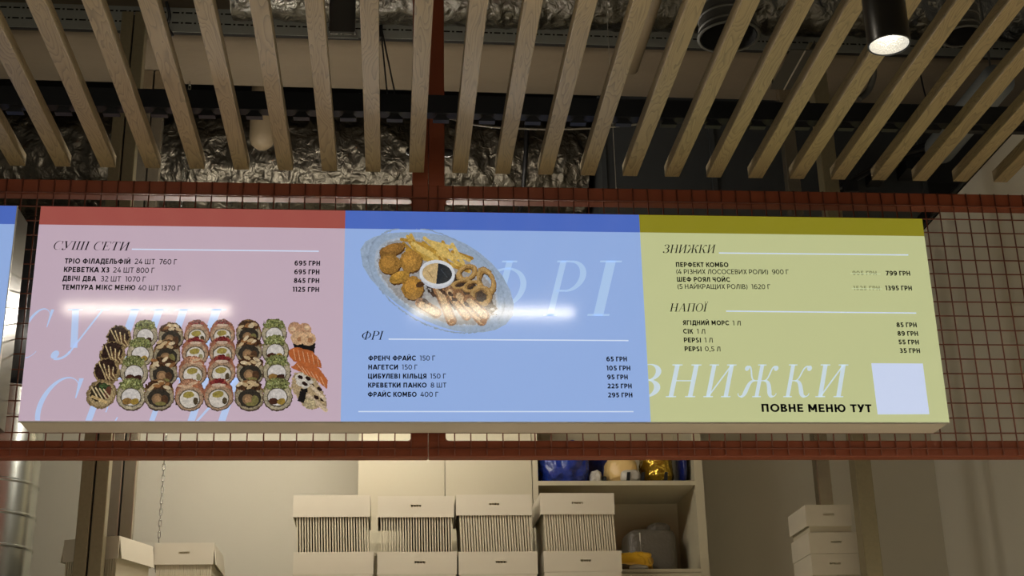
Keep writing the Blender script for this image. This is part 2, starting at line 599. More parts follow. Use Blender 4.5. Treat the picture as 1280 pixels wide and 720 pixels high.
def glyph(ch):
    if ch == ' ':
        return 0.42, []
    if ch in 'ІЇ':
        g = [g_stem(.2)] + g_ser(.2)
        if ch == 'Ї':
            g += g_ball(.08, 1.16, .06) + g_ball(.34, 1.16, .06)
        return .44, g
    if ch == 'Н':
        return .98, [g_stem(.2), g_stem(.76), g_bar(.2, .76, .5)] + g_ser(.2) + g_ser(.76)
    if ch == 'И':
        return .98, [g_stem(.2), g_stem(.76), g_line((.21, .03), (.75, .97), .055)] + g_ser(.2) + g_ser(.76)
    if ch == 'П':
        return .98, [g_stem(.2), g_stem(.76), g_bar(.06, .90, 1 - HR / 2)] + g_ser(.2, False) + g_ser(.76, False)
    if ch == 'Ш':
        return 1.28, [g_stem(.2), g_stem(.62), g_stem(1.04), g_bar(.06, 1.18, HR / 2)] + g_ser(.2, True, False) + g_ser(.62, True, False) + g_ser(1.04, True, False)
    if ch == 'Т':
        return .86, [g_stem(.42), g_bar(.04, .80, 1 - HR / 2), [(.04, 1), (.10, 1), (.055, .76), (.03, .76)], [(.74, 1), (.80, 1), (.81, .76), (.785, .76)]] + g_ser(.42, False)
    if ch == 'Е':
        return .82, [g_stem(.2), g_bar(.06, .70, 1 - HR / 2), g_bar(.2, .5, .5), g_bar(.06, .74, HR / 2), [(.64, 1), (.70, 1), (.71, .76), (.685, .76)],
                     [(.67, 0), (.74, 0), (.78, .27), (.755, .27)], [(.48, .36), (.505, .36), (.505, .64), (.48, .64)]]
    if ch == 'Р':
        return .84, [g_stem(.2), g_bar(.06, .42, 1 - HR / 2), g_bar(.2, .42, .45)] + g_ring((.40, .715), (.38, .285), (.38, .715), (.26, .25), -90, 90) + g_ser(.2, False)
    if ch == 'Ф':
        return 1.08, [g_stem(.52), g_bar(.36, .68, 1 - HR / 2), g_bar(.36, .68, HR / 2)] + g_ring((.52, .5), (.49, .37), (.52, .5), (.36, .335), 0, 360, 44)
    if ch == 'О':
        return .92, g_ring((.45, .5), (.42, .515), (.45, .5), (.29, .485), 0, 360, 44)
    if ch == 'С':
        return .86, g_ring((.46, .5), (.43, .515), (.50, .5), (.36, .49), 48, 312, 40) + [[(.70, .99), (.80, .99), (.795, .62), (.77, .62)]]
    if ch == 'З':
        return .74, (g_ring((.30, .755), (.31, .26), (.27, .755), (.20, .232), -95, 140, 24) + g_ring((.30, .265), (.37, .28), (.27, .265), (.24, .25), -140, 95, 26)
                     + [g_bar(.16, .34, .51, .03)] + g_ball(.10, .88, .075) + g_ball(.07, .11, .085))
    if ch == 'К':
        return .98, ([g_stem(.2), g_bar(.2, .40, .5)] + g_ser(.2) + g_curve([(.36, .5), (.58, .52), (.52, .99), (.76, .93)], [.03, .05, .05, .05]) + g_ball(.80, .88, .085)
                     + g_curve([(.36, .5), (.66, .52), (.58, .0), (.80, .02)], [.04, .13, .15, .06]) + g_curve([(.76, .02), (.92, .0), (.93, .12)], [.05, .03, .03], 8))
    if ch == 'Ж':
        g = [g_stem(.66), g_bar(.46, .86, .5)] + g_ser(.66)
        for s in (1, -1):
            X = lambda x: .66 + s * x
            g += g_curve([(X(.16), .5), (X(.38), .52), (X(.30), .99), (X(.50), .93)], [.03, .05, .05, .05]) + g_ball(X(.52), .88, .08)
            g += g_curve([(X(.16), .5), (X(.46), .52), (X(.36), .0), (X(.56), .02)], [.04, .13, .15, .06]) + g_curve([(X(.52), .02), (X(.66), .0), (X(.68), .12)], [.05, .03, .03], 8)
        return 1.34, g
    if ch == 'У':
        return .92, ([g_line((.48, .20), (.20, 1), .15), g_line((.42, .10), (.80, 1), .045), g_bar(.04, .36, 1 - HR / 2), g_bar(.66, .94, 1 - HR / 2)]
                     + g_curve([(.43, .12), (.33, -.06), (.14, -.02)], [.06, .05, .05], 8) + g_ball(.13, .06, .085))
    if ch == 'А':
        return .98, [g_line((.12, 0), (.50, 1), .045), g_line((.78, 0), (.52, 1), .14), g_bar(.26, .68, .34)] + g_ser(.12, False, True, .24) + g_ser(.78, False, True, .3)
    return .5, []


SHEAR = 0.265


def serif(text, xl, xr, yb, yt, yb2=None):
    """Serif italic capitals fitted between two print coordinates; returns polygons on the print plane."""
    x0, z0 = sp(xl, yb)
    x1, z1 = sp(xr, yb if yb2 is None else yb2)
    h = abs(sp(xl, yt)[1] - z0)
    adv, P = 0.0, []
    for ch in text:
        w, g = glyph(ch)
        P += [[(p[0] + adv, p[1]) for p in q] for q in g]
        adv += w
    minx = min(p[0] for q in P for p in q)
    maxx = max(p[0] for q in P for p in q)
    kx = (x1 - x0 - SHEAR * h) / (maxx - minx)
    out = []
    for q in P:
        r = []
        for px_, py_ in q:
            X = x0 + (px_ - minx) * kx
            out_z = z0 + (z1 - z0) * (X - x0) / max(1e-6, x1 - x0)
            r.append((X + SHEAR * h * py_, out_z + h * py_))
        out.append(r)
    return out


def clip_poly(q, ax, lim, keep_less):
    r = []
    ins = lambda p: (p[ax] <= lim) if keep_less else (p[ax] >= lim)
    for a, b in zip(q, q[1:] + q[:1]):
        if ins(a):
            r.append(a)
        if ins(a) != ins(b):
            t = (lim - a[ax]) / (b[ax] - a[ax])
            r.append(tuple(a[i] + t * (b[i] - a[i]) for i in (0, 1)))
    return r


def clip(polys, x0, x1, z0, z1):
    out = []
    for q in polys:
        for ax, lim, kl in ((0, x0, False), (0, x1, True), (1, z0, False), (1, z1, True)):
            q = clip_poly(q, ax, lim, kl) if len(q) > 2 else []
        if len(q) > 2:
            out.append(q)
    return out


def sans_glyph(ch, t):
    """Geometric sans capital of unit height with stroke weight t; returns advance and polygons."""
    h = t / 2
    V = lambda x, y0=0.0, y1=1.0: [[(x - h, y0), (x + h, y0), (x + h, y1), (x - h, y1)]]
    Hb = lambda x0, x1, y: [[(x0, y - t * .46), (x1, y - t * .46), (x1, y + t * .46), (x0, y + t * .46)]]
    D = lambda p, q: [g_line(p, q, t * 1.14)]
    A = lambda cx, cy, rx, ry, a0=0, a1=360: g_ring((cx, cy), (rx, ry), (cx, cy), (rx - t, ry - t * .94), a0, a1, 24)
    T_, B_ = 1 - t * .46, t * .46
    if ch == ' ':
        return .34, []
    if ch in 'ЕE':
        return .74, V(h) + Hb(0, .62, T_) + Hb(0, .56, .5) + Hb(0, .62, B_)
    if ch == 'П':
        return .88, V(h) + V(.74 - h) + Hb(0, .74, T_)
    if ch == 'Н':
        return .88, V(h) + V(.74 - h) + Hb(0, .74, .5)
    if ch in 'РP':
        return .76, V(h) + Hb(0, .34, T_) + Hb(0, .34, .32 + t * .46) + A(.33, .66, .35, .34, -90, 90)
    if ch == 'Ф':
        return 1.14, A(.52, .5, .52, .39) + V(.52, -.02, 1.03)
    if ch == 'К':
        return .78, V(h) + D((.24, .42), (.64, 1)) + D((.66, 0), (.36, .58))
    if ch == 'Т':
        return .76, Hb(0, .70, T_) + V(.35)
    if ch == 'О':
        return 1.06, A(.48, .5, .49, .515)
    if ch == 'М':
        return 1.06, V(h) + V(.92 - h) + D((.46, .22), (.11, 1)) + D((.46, .22), (.81, 1))
    if ch in 'БЬ':
        g = V(h) + Hb(0, .36, .60 - t * .46) + Hb(0, .36, B_) + A(.35, .30, .34, .30, -90, 90)
        return .78, g + (Hb(0, .62, T_) if ch == 'Б' else [])
    if ch == 'Г':
        return .66, V(h) + Hb(0, .58, T_)
    if ch in 'ИЙ':
        g = V(h) + V(.78 - h) + D((h, .06), (.78 - h, .94))
        if ch == 'Й':
            g += g_ring((.39, 1.24), (.19, .15), (.39, 1.26), (.10, .07), 180, 360, 10)
        return .92, g
    if ch in 'ІI':
        return t + .20, V(h + .05)
    if ch == 'С':
        return .90, A(.48, .5, .49, .515, 42, 318)
    if ch == 'А':
        return .94, D((.08, 0), (.43, 1)) + D((.80, 0), (.45, 1)) + Hb(.22, .66, .27)
    if ch == 'Л':
        return .86, V(.74 - h) + Hb(.28, .74, T_) + D((.08, 0), (.31, 1))
    if ch == 'Д':
        return .98, D((.20, .1), (.30, 1)) + V(.72, .1, 1) + Hb(.24, .72, T_) + Hb(0, .90, .12) + V(h, -.17, .14) + V(.90 - h, -.17, .14)
    if ch == 'В':
        return .80, V(h) + Hb(0, .36, T_) + Hb(0, .38, .52) + Hb(0, .38, B_) + A(.34, .74, .29, .26, -90, 90) + A(.36, .27, .34, .27, -90, 90)
    if ch in 'З3':
        return .74, A(.30, .74, .30, .27, -90, 145) + A(.31, .285, .35, .295, -145, 90) + Hb(.18, .34, .53)
    if ch == 'Х':
        return .78, D((.08, 0), (.64, 1)) + D((.64, 0), (.08, 1))
    if ch == 'Ч':
        return .82, V(.68 - h) + V(h, .60, 1) + A(.34, .60, .34, .27, 180, 270) + Hb(.33, .68, .33 + t * .46)
    if ch in 'ШЩ':
        g = V(h) + V(.54) + V(1.08 - h) + Hb(0, 1.08, B_)
        return (1.22, g) if ch == 'Ш' else (1.28, g + Hb(1.0, 1.16, B_) + V(1.16 - h, -.17, .12))
    if ch == 'У':
        return .74, D((.34, .30), (.08, 1)) + D((.20, 0), (.62, 1))
    if ch == 'Ц':
        return .92, V(h) + V(.74 - h) + Hb(0, .84, B_) + V(.84 - h, -.17, .12)
    if ch == 'Ю':
        return 1.26, V(h) + Hb(0, .36, .5) + A(.74, .5, .43, .515)
    if ch == 'Я':
        return .82, V(.68 - h) + A(.34, .67, .34, .33, 90, 270) + Hb(.33, .68, T_) + Hb(.33, .68, .34 + t * .46) + D((.09, 0), (.36, .42))
    if ch == 'S':
        return .74, A(.33, .74, .31, .275, 35, 270) + A(.31, .28, .33, .295, -145, 90)
    if ch == '0':
        return .84, A(.37, .5, .38, .515)
    if ch == '1':
        return .48, V(.26) + Hb(.02, .26, T_)
    if ch == '2':
        return .76, A(.33, .70, .33, .315, -35, 150) + D((.12, .08), (.54, .58)) + Hb(.02, .68, B_)
    if ch == '4':
        return .80, D((.10, .26), (.44, 1)) + Hb(0, .74, .26) + V(.53, 0, .60)
    if ch == '5':
        return .76, Hb(.10, .62, T_) + V(.10 + h, .52, 1) + Hb(.10, .33, .62 - t * .46) + A(.32, .31, .36, .32, -145, 90)
    if ch == '6':
        return .80, A(.37, .33, .36, .34) + A(.43, .5, .43, .515, 62, 195)
    if ch == '9':
        return .80, A(.36, .67, .36, .34) + A(.30, .5, .43, .515, -118, 15)
    if ch == '7':
        return .72, Hb(0, .66, T_) + D((.20, 0), (.56, .94))
    if ch == '8':
        return .78, A(.36, .74, .31, .27) + A(.36, .28, .36, .295)
    if ch == '(':
        return .34, A(.40, .43, .39, .62, 112, 248)
    if ch == ')':
        return .34, A(-.10, .43, .39, .62, -68, 68)
    if ch == ',':
        return .28, V(.10, -.16, .14)
    return .5, []


def sans(b, body, xl, xr, yb, capx, y, bold=True, drop=0.0):
    """Adds a line of sans capitals fitted between two print coordinates to the builder b."""
    t = .225 if bold else .150
    adv, P = 0.0, []
    for c in body:
        w, g = sans_glyph(c, t)
        P += [[(p[0] + adv, p[1]) for p in q] for q in g]
        adv += w + .04
    x0, z0 = sp(xl, yb)
    x1, z1 = sp(xr, yb + drop)
    mn, mx = min(p[0] for q in P for p in q), max(p[0] for q in P for p in q)
    kz = (sp(xl, yb - capx)[1] - z0) * 1.06
    kx = (x1 - x0) / (mx - mn)
    for q in P:
        pts = []
        for px_, py_ in q:
            X = x0 + (px_ - mn) * kx
            pts.append((X, y, z0 + (z1 - z0) * (X - x0) / (x1 - x0) + py_ * kz))
        b.poly(pts)


def rule(x0, y0, x1, y1, th, y):
    (a, az), (c, cz) = sp(x0, y0), sp(x1, y1)
    return flat([[(a, az - th / 2), (c, cz - th / 2), (c, cz + th / 2), (a, az + th / 2)]], y)


P_PINK, P_BLUE, P_YEL = print_mat('pink_print', '#BBA6B6'), print_mat('blue_print', '#8FABDF'), print_mat('yellow_print', '#BABF8E')
B_PINK, B_BLUE, B_YEL = print_mat('brick_band', '#984E47'), print_mat('royal_band', '#4B68BB'), print_mat('olive_band', '#827C20')
G_PINK, G_BLUE, G_YEL = print_mat('ghost_on_pink', '#AFC3E8'), print_mat('ghost_on_blue', '#A6C3EA'), print_mat('ghost_on_yellow', '#C5D5DF')
RULE_M = print_mat('pale_rule', '#CBD8F0')
SQ_M = print_mat('pale_square', '#C6D2EE')
STRIKE = print_mat('struck_ink', '#83885F')
STRIKE_L = print_mat('strike_line', '#C2CBA2')
PICT = print_mat('picture_print', attr='ink')
XA, XB, XC, XD = SXL, SXL + 1.0, SXL + 2.0, SXL + 3.0
ZT, ZB = SZT, SZT - SHT
BAND = 0.0655
Y1, Y2, Y3 = SY - 0.0004, SY - 0.0008, SY - 0.0012

board = thing('menu_board', 'wide backlit three-panel menu board with pink, blue and yellow panels', 'menu board', ((XA + XD) / 2, 4.39, ZB))
h = MB()
h.box(XA, XD, SY + 0.004, SBK - 0.003, ZB, ZT)
h.build('housing', M['taupe'], board, bevel=0.002)
MB().box(XA + .01, XD - .01, SBK - 0.003, SBK, ZB + .004, ZT - .01).build('back_plate', M['red'], board)
MB().box(XA, XD, SY - 0.001, SY + 0.006, ZB - 0.004, ZB).build('edge_trim', M['silver'], board)


def panel(x0, x1, m, label, band):
    p = MB().box(x0, x1, SY, SY + 0.004, ZB, ZT).build('panel', m, board)
    p['label'] = label
    flat([[(x0, ZT - BAND), (x1, ZT - BAND), (x1, ZT), (x0, ZT)]], Y1).build('color_band', band, p)
    return p


pp = panel(XA, XB, P_PINK, 'pink sushi panel under a brick red band', B_PINK)
pb = panel(XB, XC, P_BLUE, 'light blue fries panel under a royal blue band', B_BLUE)
py = panel(XC, XD, P_YEL, 'pale yellow discount panel under an olive band', B_YEL)

# --- pink panel
g = []
for ch, a, b_ in (('С', 14, 62), ('У', 62, 132), ('Ш', 136, 237), ('І', 238, 280)):
    g += serif(ch, a, b_, 447, 386)
flat(clip(g, XA + .002, XB, ZB + .002, ZT - BAND), Y1).build('background_lettering', G_PINK, pp)
g = []
for ch, a, b_ in (('С', 34, 99), ('Е', 97, 160), ('Т', 165, 224), ('И', 224, 302)):
    g += serif(ch, a, b_, 540, 472)
flat(clip(g, XA + .002, XB, ZB + .002, ZT - BAND), Y1).build('background_lettering', G_PINK, pp)
flat(serif('СУШІ СЕТИ', 65.6, 162.5, 312.0, 301.3, 313.4), Y3).build('heading_lettering', M['ink'], pp)
rule(164.8, 311.6, 398.5, 314.2, 0.0042, Y2).build('rule_line', RULE_M, pp)
b = MB()
for t, a, c, yb, bold in (('ТРІО ФІЛАДЕЛЬФІЙ', 80.8, 162.8, 329.6, 1), ('24 ШТ  760 Г', 168.3, 221, 330.2, 0), ('КРЕВЕТКА Х3', 79.7, 136.6, 340.2, 1), ('24 ШТ 800 Г', 141.4, 193, 340.8, 0),
                          ('ДВІЧІ ДВА', 78.1, 120.3, 351.2, 1), ('32 ШТ  1070 Г', 126, 182, 351.8, 0), ('ТЕМПУРА МІКС МЕНЮ', 77.3, 169, 362.3, 1), ('40 ШТ 1370 Г', 172.6, 225.8, 363.0, 0)):
    sans(b, t, a, c, yb, 6.2, Y3, bold, 0.6)
b.build('item_lettering', M['ink'], pp)
b = MB()
for t, a, c, yb in (('695 ГРН', 368.1, 400, 332.0), ('695 ГРН', 367.8, 399.3, 342.9), ('845 ГРН', 367.2, 399, 353.8), ('1125 ГРН', 365.8, 398.8, 364.8)):
    sans(b, t, a, c, yb, 5.8, Y3, True, 0.3)
b.build('price_lettering', M['ink'], pp)

# --- blue panel
g = []
for ch, a, b_ in (('Ф', 590, 668), ('Р', 679, 740), ('І', 734, 781)):
    g += serif(ch, a, b_, 394.8, 325.5)
flat(clip(g, XB, XC, ZB, ZT), Y1).build('background_lettering', G_BLUE, pb)
flat(serif('ФРІ', 451.0, 479.8, 424.8, 413.9), Y3).build('heading_lettering', M['ink'], pb)
rule(485.8, 424.0, 785.5, 425.8, 0.0042, Y2).build('rule_line', RULE_M, pb)
rule(448, 514.5, 791.8, 514.6, 0.0038, Y2).build('rule_line', RULE_M, pb)
b = MB()
for t, a, c, yb, bold in (('ФРЕНЧ ФРАЙС', 460.3, 520, 450.8, 1), ('150 Г', 524.8, 544, 450.8, 0), ('НАГЕТСИ', 460.3, 497.5, 462, 1), ('150 Г', 502.5, 521.7, 462, 0),
                          ('ЦИБУЛЕВІ КІЛЬЦЯ', 460, 533, 473.3, 1), ('150 Г', 537.8, 557.5, 473.3, 0), ('КРЕВЕТКИ ПАНКО', 460, 533.3, 484.6, 1), ('8 ШТ', 538.3, 558, 484.6, 0),
                          ('ФРАЙС КОМБО', 459.7, 520.8, 496.1, 1), ('400 Г', 525.5, 548, 496.1, 0)):
    sans(b, t, a, c, yb, 5.8, Y3, bold)
b.build('item_lettering', M['ink'], pb)
b = MB()
for t, a, c, yb in (('65 ГРН', 758, 783.7, 451.8), ('105 ГРН', 758.4, 787.9, 463.2), ('95 ГРН', 759, 784.8, 474.4), ('225 ГРН', 759.3, 789.7, 485.6), ('295 ГРН', 759.9, 790.6, 496.8)):
    sans(b, t, a, c, yb, 5.6, Y3)
b.build('price_lettering', M['ink'], pb)

# --- yellow panel
g = []
for ch, a, b_ in (('З', 789, 834), ('Н', 832, 880), ('И', 879, 924), ('Ж', 921, 981), ('К', 979, 1022), ('И', 1019, 1065)):
    g += serif(ch, a, b_, 496.5, 455.5)
flat(clip(g, XC, XD, ZB, ZT), Y1).build('background_lettering', G_YEL, py)
flat(serif('ЗНИЖКИ', 828.3, 895.6, 316.4, 305.9), Y3).build('heading_lettering', M['ink'], py)
rule(898.6, 316.3, 1135.3, 318.8, 0.0042, Y2).build('rule_line', RULE_M, py)
flat(serif('НАПОЇ', 837, 885.5, 389.6, 379.4), Y3).build('heading_lettering', M['ink'], py)
rule(907.6, 389.0, 1145.2, 391.4, 0.0042, Y2).build('rule_line', RULE_M, py)
b = MB()
for t, a, c, yb, bold in (('ПЕРФЕКТ КОМБО', 845, 910.6, 333.8, 1), ('(4 РІЗНИХ ЛОСОСЕВИХ РОЛИ)  900 Г', 845.5, 986, 342.6, 0), ('ШЕФ РОЯЛ ЧОЙС', 846.3, 912.7, 352.2, 1),
                          ('(5 НАЙКРАЩИХ РОЛІВ)  1620 Г', 847, 963, 361.2, 0)):
    sans(b, t, a, c, yb, 5.6, Y3, bold, 0.3)
b.build('item_lettering', M['ink'], py)
b = MB()
for t, a, c, yb, bold in (('ЯГІДНИЙ МОРС', 853.5, 911.5, 406.4, 1), ('1 Л', 915.9, 926, 406.8, 0), ('СІК', 854, 866.6, 417, 1),
                          ('1 Л', 871.3, 881.6, 417.2, 0), ('PEPSI', 855, 876.3, 428, 1), ('1 Л', 880.9, 890.9, 428.2, 0), ('PEPSI', 855.9, 877, 439, 1), ('0,5 Л', 881.3, 900.6, 439.1, 0)):
    sans(b, t, a, c, yb, 5.6, Y3, bold, 0.3)
b.build('item_lettering', M['ink'], py)
b = MB()
sans(b, 'ПОВНЕ МЕНЮ ТУТ', 952.3, 1090, 514.9, 9.4, Y3, True, 0.6)
b.build('caption_lettering', M['ink'], py)
b = MB()
for t, a, c, yb in (('799 ГРН', 1107.4, 1137.8, 344.5), ('1395 ГРН', 1107, 1140, 363)):
    sans(b, t, a, c, yb, 5.5, Y3, True, 0.2)
b.build('price_lettering', M['ink'], py)
b = MB()
for t, a, c, yb in (('85 ГРН', 1120.7, 1146, 409), ('89 ГРН', 1122, 1147.7, 419.8), ('55 ГРН', 1123.3, 1148.8, 430.5), ('35 ГРН', 1124.9, 1150.2, 441.2)):
    sans(b, t, a, c, yb, 5.5, Y3, True, 0.2)
b.build('price_lettering', M['ink'], py)
b = MB()
sans(b, '905 ГРН', 1065.7, 1096, 343.9, 5.0, Y2, True, 0.2)
b.build('struck_lettering', STRIKE, py)
b = MB()
sans(b, '1525 ГРН', 1067, 1100, 362.7, 5.0, Y2, True, 0.2)
b.build('struck_lettering', STRIKE, py)
rule(1062.7, 342.0, 1100.5, 342.6, 0.0036, Y3).build('strike_line', STRIKE_L, py)
rule(1064.5, 360.8, 1102.5, 361.3, 0.0036, Y3).build('strike_line', STRIKE_L, py)
flat([[sp(1097, 518.1), sp(1161.6, 517.8), sp(1153.4, 454.5), sp(1089, 454.1)]], Y2).build('blank_square', SQ_M, py)


# ------------------------------------------------------------------ printed food pictures
class Canvas:
    """A small painted print, in photograph coordinates at a finer step."""

    def __init__(self, u0, v0, u1, v1, s):
        self.u0, self.v0, self.s = u0, v0, s
        self.w, self.h = int((u1 - u0) * s), int((v1 - v0) * s)
        yy, xx = np.mgrid[0:self.h, 0:self.w]
        self.X, self.Y = u0 + (xx + .5) / s, v0 + (yy + .5) / s
        self.rgb = np.zeros((self.h, self.w, 3))
        self.a = np.zeros((self.h, self.w), bool)
        self.n1 = self.smooth(2)
        self.n2 = self.smooth(5)

    def smooth(self, k):
        n = rng.normal(size=(self.h // k + 3, self.w // k + 3))
        yi, xi = np.arange(self.h) / k, np.arange(self.w) / k
        y0, x0 = yi.astype(int), xi.astype(int)
        fy, fx = (yi - y0)[:, None], (xi - x0)[None]
        g = lambda a, b: n[np.ix_(y0 + a, x0 + b)]
        return (g(0, 0) * (1 - fy) * (1 - fx) + g(1, 0) * fy * (1 - fx) + g(0, 1) * (1 - fy) * fx + g(1, 1) * fy * fx)

    def put(self, mask, col, tex=0.08, tex2=0.05):
        c = np.array(col, float) / 255
        sh = (1 + tex * self.n1 + tex2 * self.n2)[..., None]
        self.rgb[mask] = np.clip(c * sh, 0, 1)[mask]
        self.a |= mask

    def ell(self, cx, cy, rx, ry, col, ang=0.0, rough=0.0, half=None, tex=0.08, tex2=0.05, ring=None):
        t = math.radians(ang)
        x, y = self.X - cx, self.Y - cy
        a, b = (x * math.cos(t) + y * math.sin(t)) / rx, (-x * math.sin(t) + y * math.cos(t)) / ry
        d = np.sqrt(a * a + b * b) + .3 * rough * self.n1 + .7 * rough * self.n2
        m = d < 1
        if ring:
            m &= d > ring
        if half == 'top':
            m &= b < 0
        if half == 'bot':
            m &= b > 0
        if half == 'left':
            m &= a < 0
        if half == 'right':
            m &= a > 0
        self.put(m, col, tex, tex2)

    def poly(self, pts, col, tex=0.06, tex2=0.04, rough=0.0):
        x, y = self.X + rough * self.n1, self.Y + rough * self.n2
        m = np.zeros_like(self.a)
        for (x0, y0), (x1, y1) in zip(pts, pts[1:] + pts[:1]):
            if y0 == y1:
                continue
            c = ((y0 > y) != (y1 > y)) & (x < (x1 - x0) * (y - y0) / (y1 - y0) + x0)
            m ^= c
        self.put(m, col, tex, tex2)

    def line(self, p, q, w, col, tex=0.08):
        (x0, y0), (x1, y1) = p, q
        L2 = (x1 - x0) ** 2 + (y1 - y0) ** 2
        t = np.clip(((self.X - x0) * (x1 - x0) + (self.Y - y0) * (y1 - y0)) / L2, 0, 1)
        d = np.hypot(self.X - x0 - t * (x1 - x0), self.Y - y0 - t * (y1 - y0))
        self.put(d < w / 2, col, tex)

    def build(self, name, parent, y):
        vid = -np.ones((self.h + 1, self.w + 1), int)
        use = np.zeros_like(vid, bool)
        for dy in (0, 1):
            for dx in (0, 1):
                use[dy:dy + self.h, dx:dx + self.w] |= self.a
        vid[use] = np.arange(use.sum())
        jy, jx = np.nonzero(use)
        U, V = self.u0 + jx / self.s, self.v0 + jy / self.s
        d = CAM.T @ np.stack([(U - 640) / FOC, (360 - V) / FOC, np.ones_like(U)])
        t = SY / d[1]
        org = parent['_org']
        pts = np.stack([d[0] * t - org[0], np.full_like(t, y - org[1]), CZ + d[2] * t - org[2]], 1)
        fy, fx = np.nonzero(self.a)
        F = np.stack([vid[fy + 1, fx], vid[fy + 1, fx + 1], vid[fy, fx + 1], vid[fy, fx]], 1)
        me = bpy.data.meshes.new(name)
        me.vertices.add(len(pts))
        me.vertices.foreach_set('co', pts.astype(np.float32).ravel())
        me.loops.add(F.size)
        me.loops.foreach_set('vertex_index', F.astype(np.int32).ravel())
        me.polygons.add(len(F))
        me.polygons.foreach_set('loop_start', np.arange(0, F.size, 4, dtype=np.int32))
        me.update(calc_edges=True)
        c = self.rgb[fy, fx]
        c = (c * .86 + c.mean(1, keepdims=True) * .14) * .86
        c = np.where(c <= 0.04045, c / 12.92, ((c + 0.055) / 1.055) ** 2.4)
        ca = np.ones((len(F), 4, 4), np.float32)
        ca[:, :, :3] = c[:, None, :]
        at = me.color_attributes.new('ink', 'FLOAT_COLOR', 'CORNER')
        at.data.foreach_set('color', ca.ravel())
        me.materials.append(PICT)
        o = bpy.data.objects.new(name, me)
        COL.objects.link(o)
        o.parent = parent
        return o


def k(u, v):                       # sushi close-up coordinates -> photograph
    return 90 + u / 3.765, 380 + v / 3.765


RICE, NORI, CREAM = (172, 158, 128), (46, 40, 32), (214, 206, 200)
cv = Canvas(102, 396, 416, 520, 2.0)


def roll(u, v, kind, r=62, seed=0):
    rr = random.Random(int(u * 7 + v * 13))
    cx, cy = k(u, v)
    r = r / 3.765
    E = cv.ell
    E(cx, cy + r * .02, r * 1.10, r * 1.04, (78, 60, 44), rough=.04, tex=.2)
    if kind == 'green':
        E(cx, cy - r * .18, r * 1.04, r * 1.12, (128, 118, 74), rough=.05, tex=.18)
        E(cx, cy, r * 1.02, r * .96, RICE, rough=.04, tex=.13)
        E(cx, cy - r * .86, r * .86, r * .50, (116, 118, 66), rough=.12, tex=.30, tex2=.12)
        for _ in range(16):
            E(cx + rr.uniform(-.75, .75) * r, cy - r * rr.uniform(.62, 1.2), .9, .9, rr.choice([(142, 154, 92), (84, 98, 48), (176, 180, 124)]))
        E(cx, cy + r * .06, r * .76, r * .70, (92, 82, 66), rough=.03)
        E(cx, cy + r * .04, r * .68, r * .62, CREAM, rough=.02, tex=.04)
        E(cx - r * .28, cy + r * .34, r * .36, r * .24, rr.choice([(74, 40, 28), (150, 110, 52)]), rough=.08)
        E(cx + r * .28, cy + r * .36, r * .32, r * .22, rr.choice([(160, 128, 48), (60, 34, 26)]), ang=-20, rough=.08)
    elif kind == 'tan':
        E(cx, cy - r * .2, r * 1.08, r * 1.10, (122, 88, 54), rough=.05, tex=.2)
        E(cx, cy, r * 1.04, r * .94, (150, 134, 104), rough=.04, tex=.14)
        E(cx, cy - r * .78, r * .95, r * .42, (74, 46, 28), rough=.10, tex=.25)
        for _ in range(7):
            E(cx + rr.uniform(-.75, .75) * r, cy - r * rr.uniform(.60, 1.12), r * .28, r * .13, rr.choice([(196, 166, 120), (214, 190, 150), (150, 100, 56)]), ang=rr.uniform(-50, 30), rough=.06)
        E(cx, cy + r * .10, r * .84, r * .68, (52, 46, 38), rough=.04, tex=.15)
        E(cx - r * .12, cy + r * .18, r * .40, r * .40, (138, 104, 70), rough=.05, tex=.1)
        E(cx - r * .12, cy + r * .18, r * .24, r * .24, (170, 128, 86), rough=.05)
        E(cx + r * .40, cy + r * .22, r * .26, r * .34, rr.choice([(84, 56, 36), (118, 110, 60)]), rough=.06)
        E(cx + r * .10, cy + r * .52, r * .40, r * .14, (126, 116, 62), rough=.06)
    else:
        E(cx, cy - r * .2, r * 1.06, r * 1.14, (152, 92, 66), rough=.05, tex=.16)
        E(cx, cy - r * .05, r * 1.06, r * 1.0, (164, 102, 74), rough=.03, tex=.1)
        E(cx, cy + r * .06, r * 1.0, r * .92, (170, 136, 106), rough=.04, tex=.13)
        E(cx, cy - r * .98, r * .62, r * .26, (178, 124, 92) if kind == 'salmon' else (134, 50, 44), rough=.14, tex=.2)
        if kind == 'tobiko':
            E(cx + r * .05, cy - r * 1.12, r * .36, r * .24, (112, 30, 32), rough=.16, tex=.25)
            E(cx, cy - r * .84, r * .5, r * .12, (206, 176, 150), rough=.1)
        else:
            for _ in range(5):
                E(cx + rr.uniform(-.6, .6) * r, cy - r * rr.uniform(.74, 1.1), r * .34, r * .10, rr.choice([(206, 168, 132), (176, 106, 70)]), ang=rr.uniform(-30, 30), rough=.05)
        E(cx, cy + r * .14, r * .78, r * .72, (96, 84, 66), rough=.03)
        E(cx, cy + r * .15, r * .70, r * .64, (216, 206, 192), rough=.03, tex=.05)
        E(cx - r * .05, cy - r * .16, r * .42, r * .24, (160, 142, 62), ang=-8, rough=.06)
        E(cx + r * .45, cy + r * .3, r * .18, r * .26, rr.choice([(150, 140, 96), (80, 66, 44)]), rough=.06)


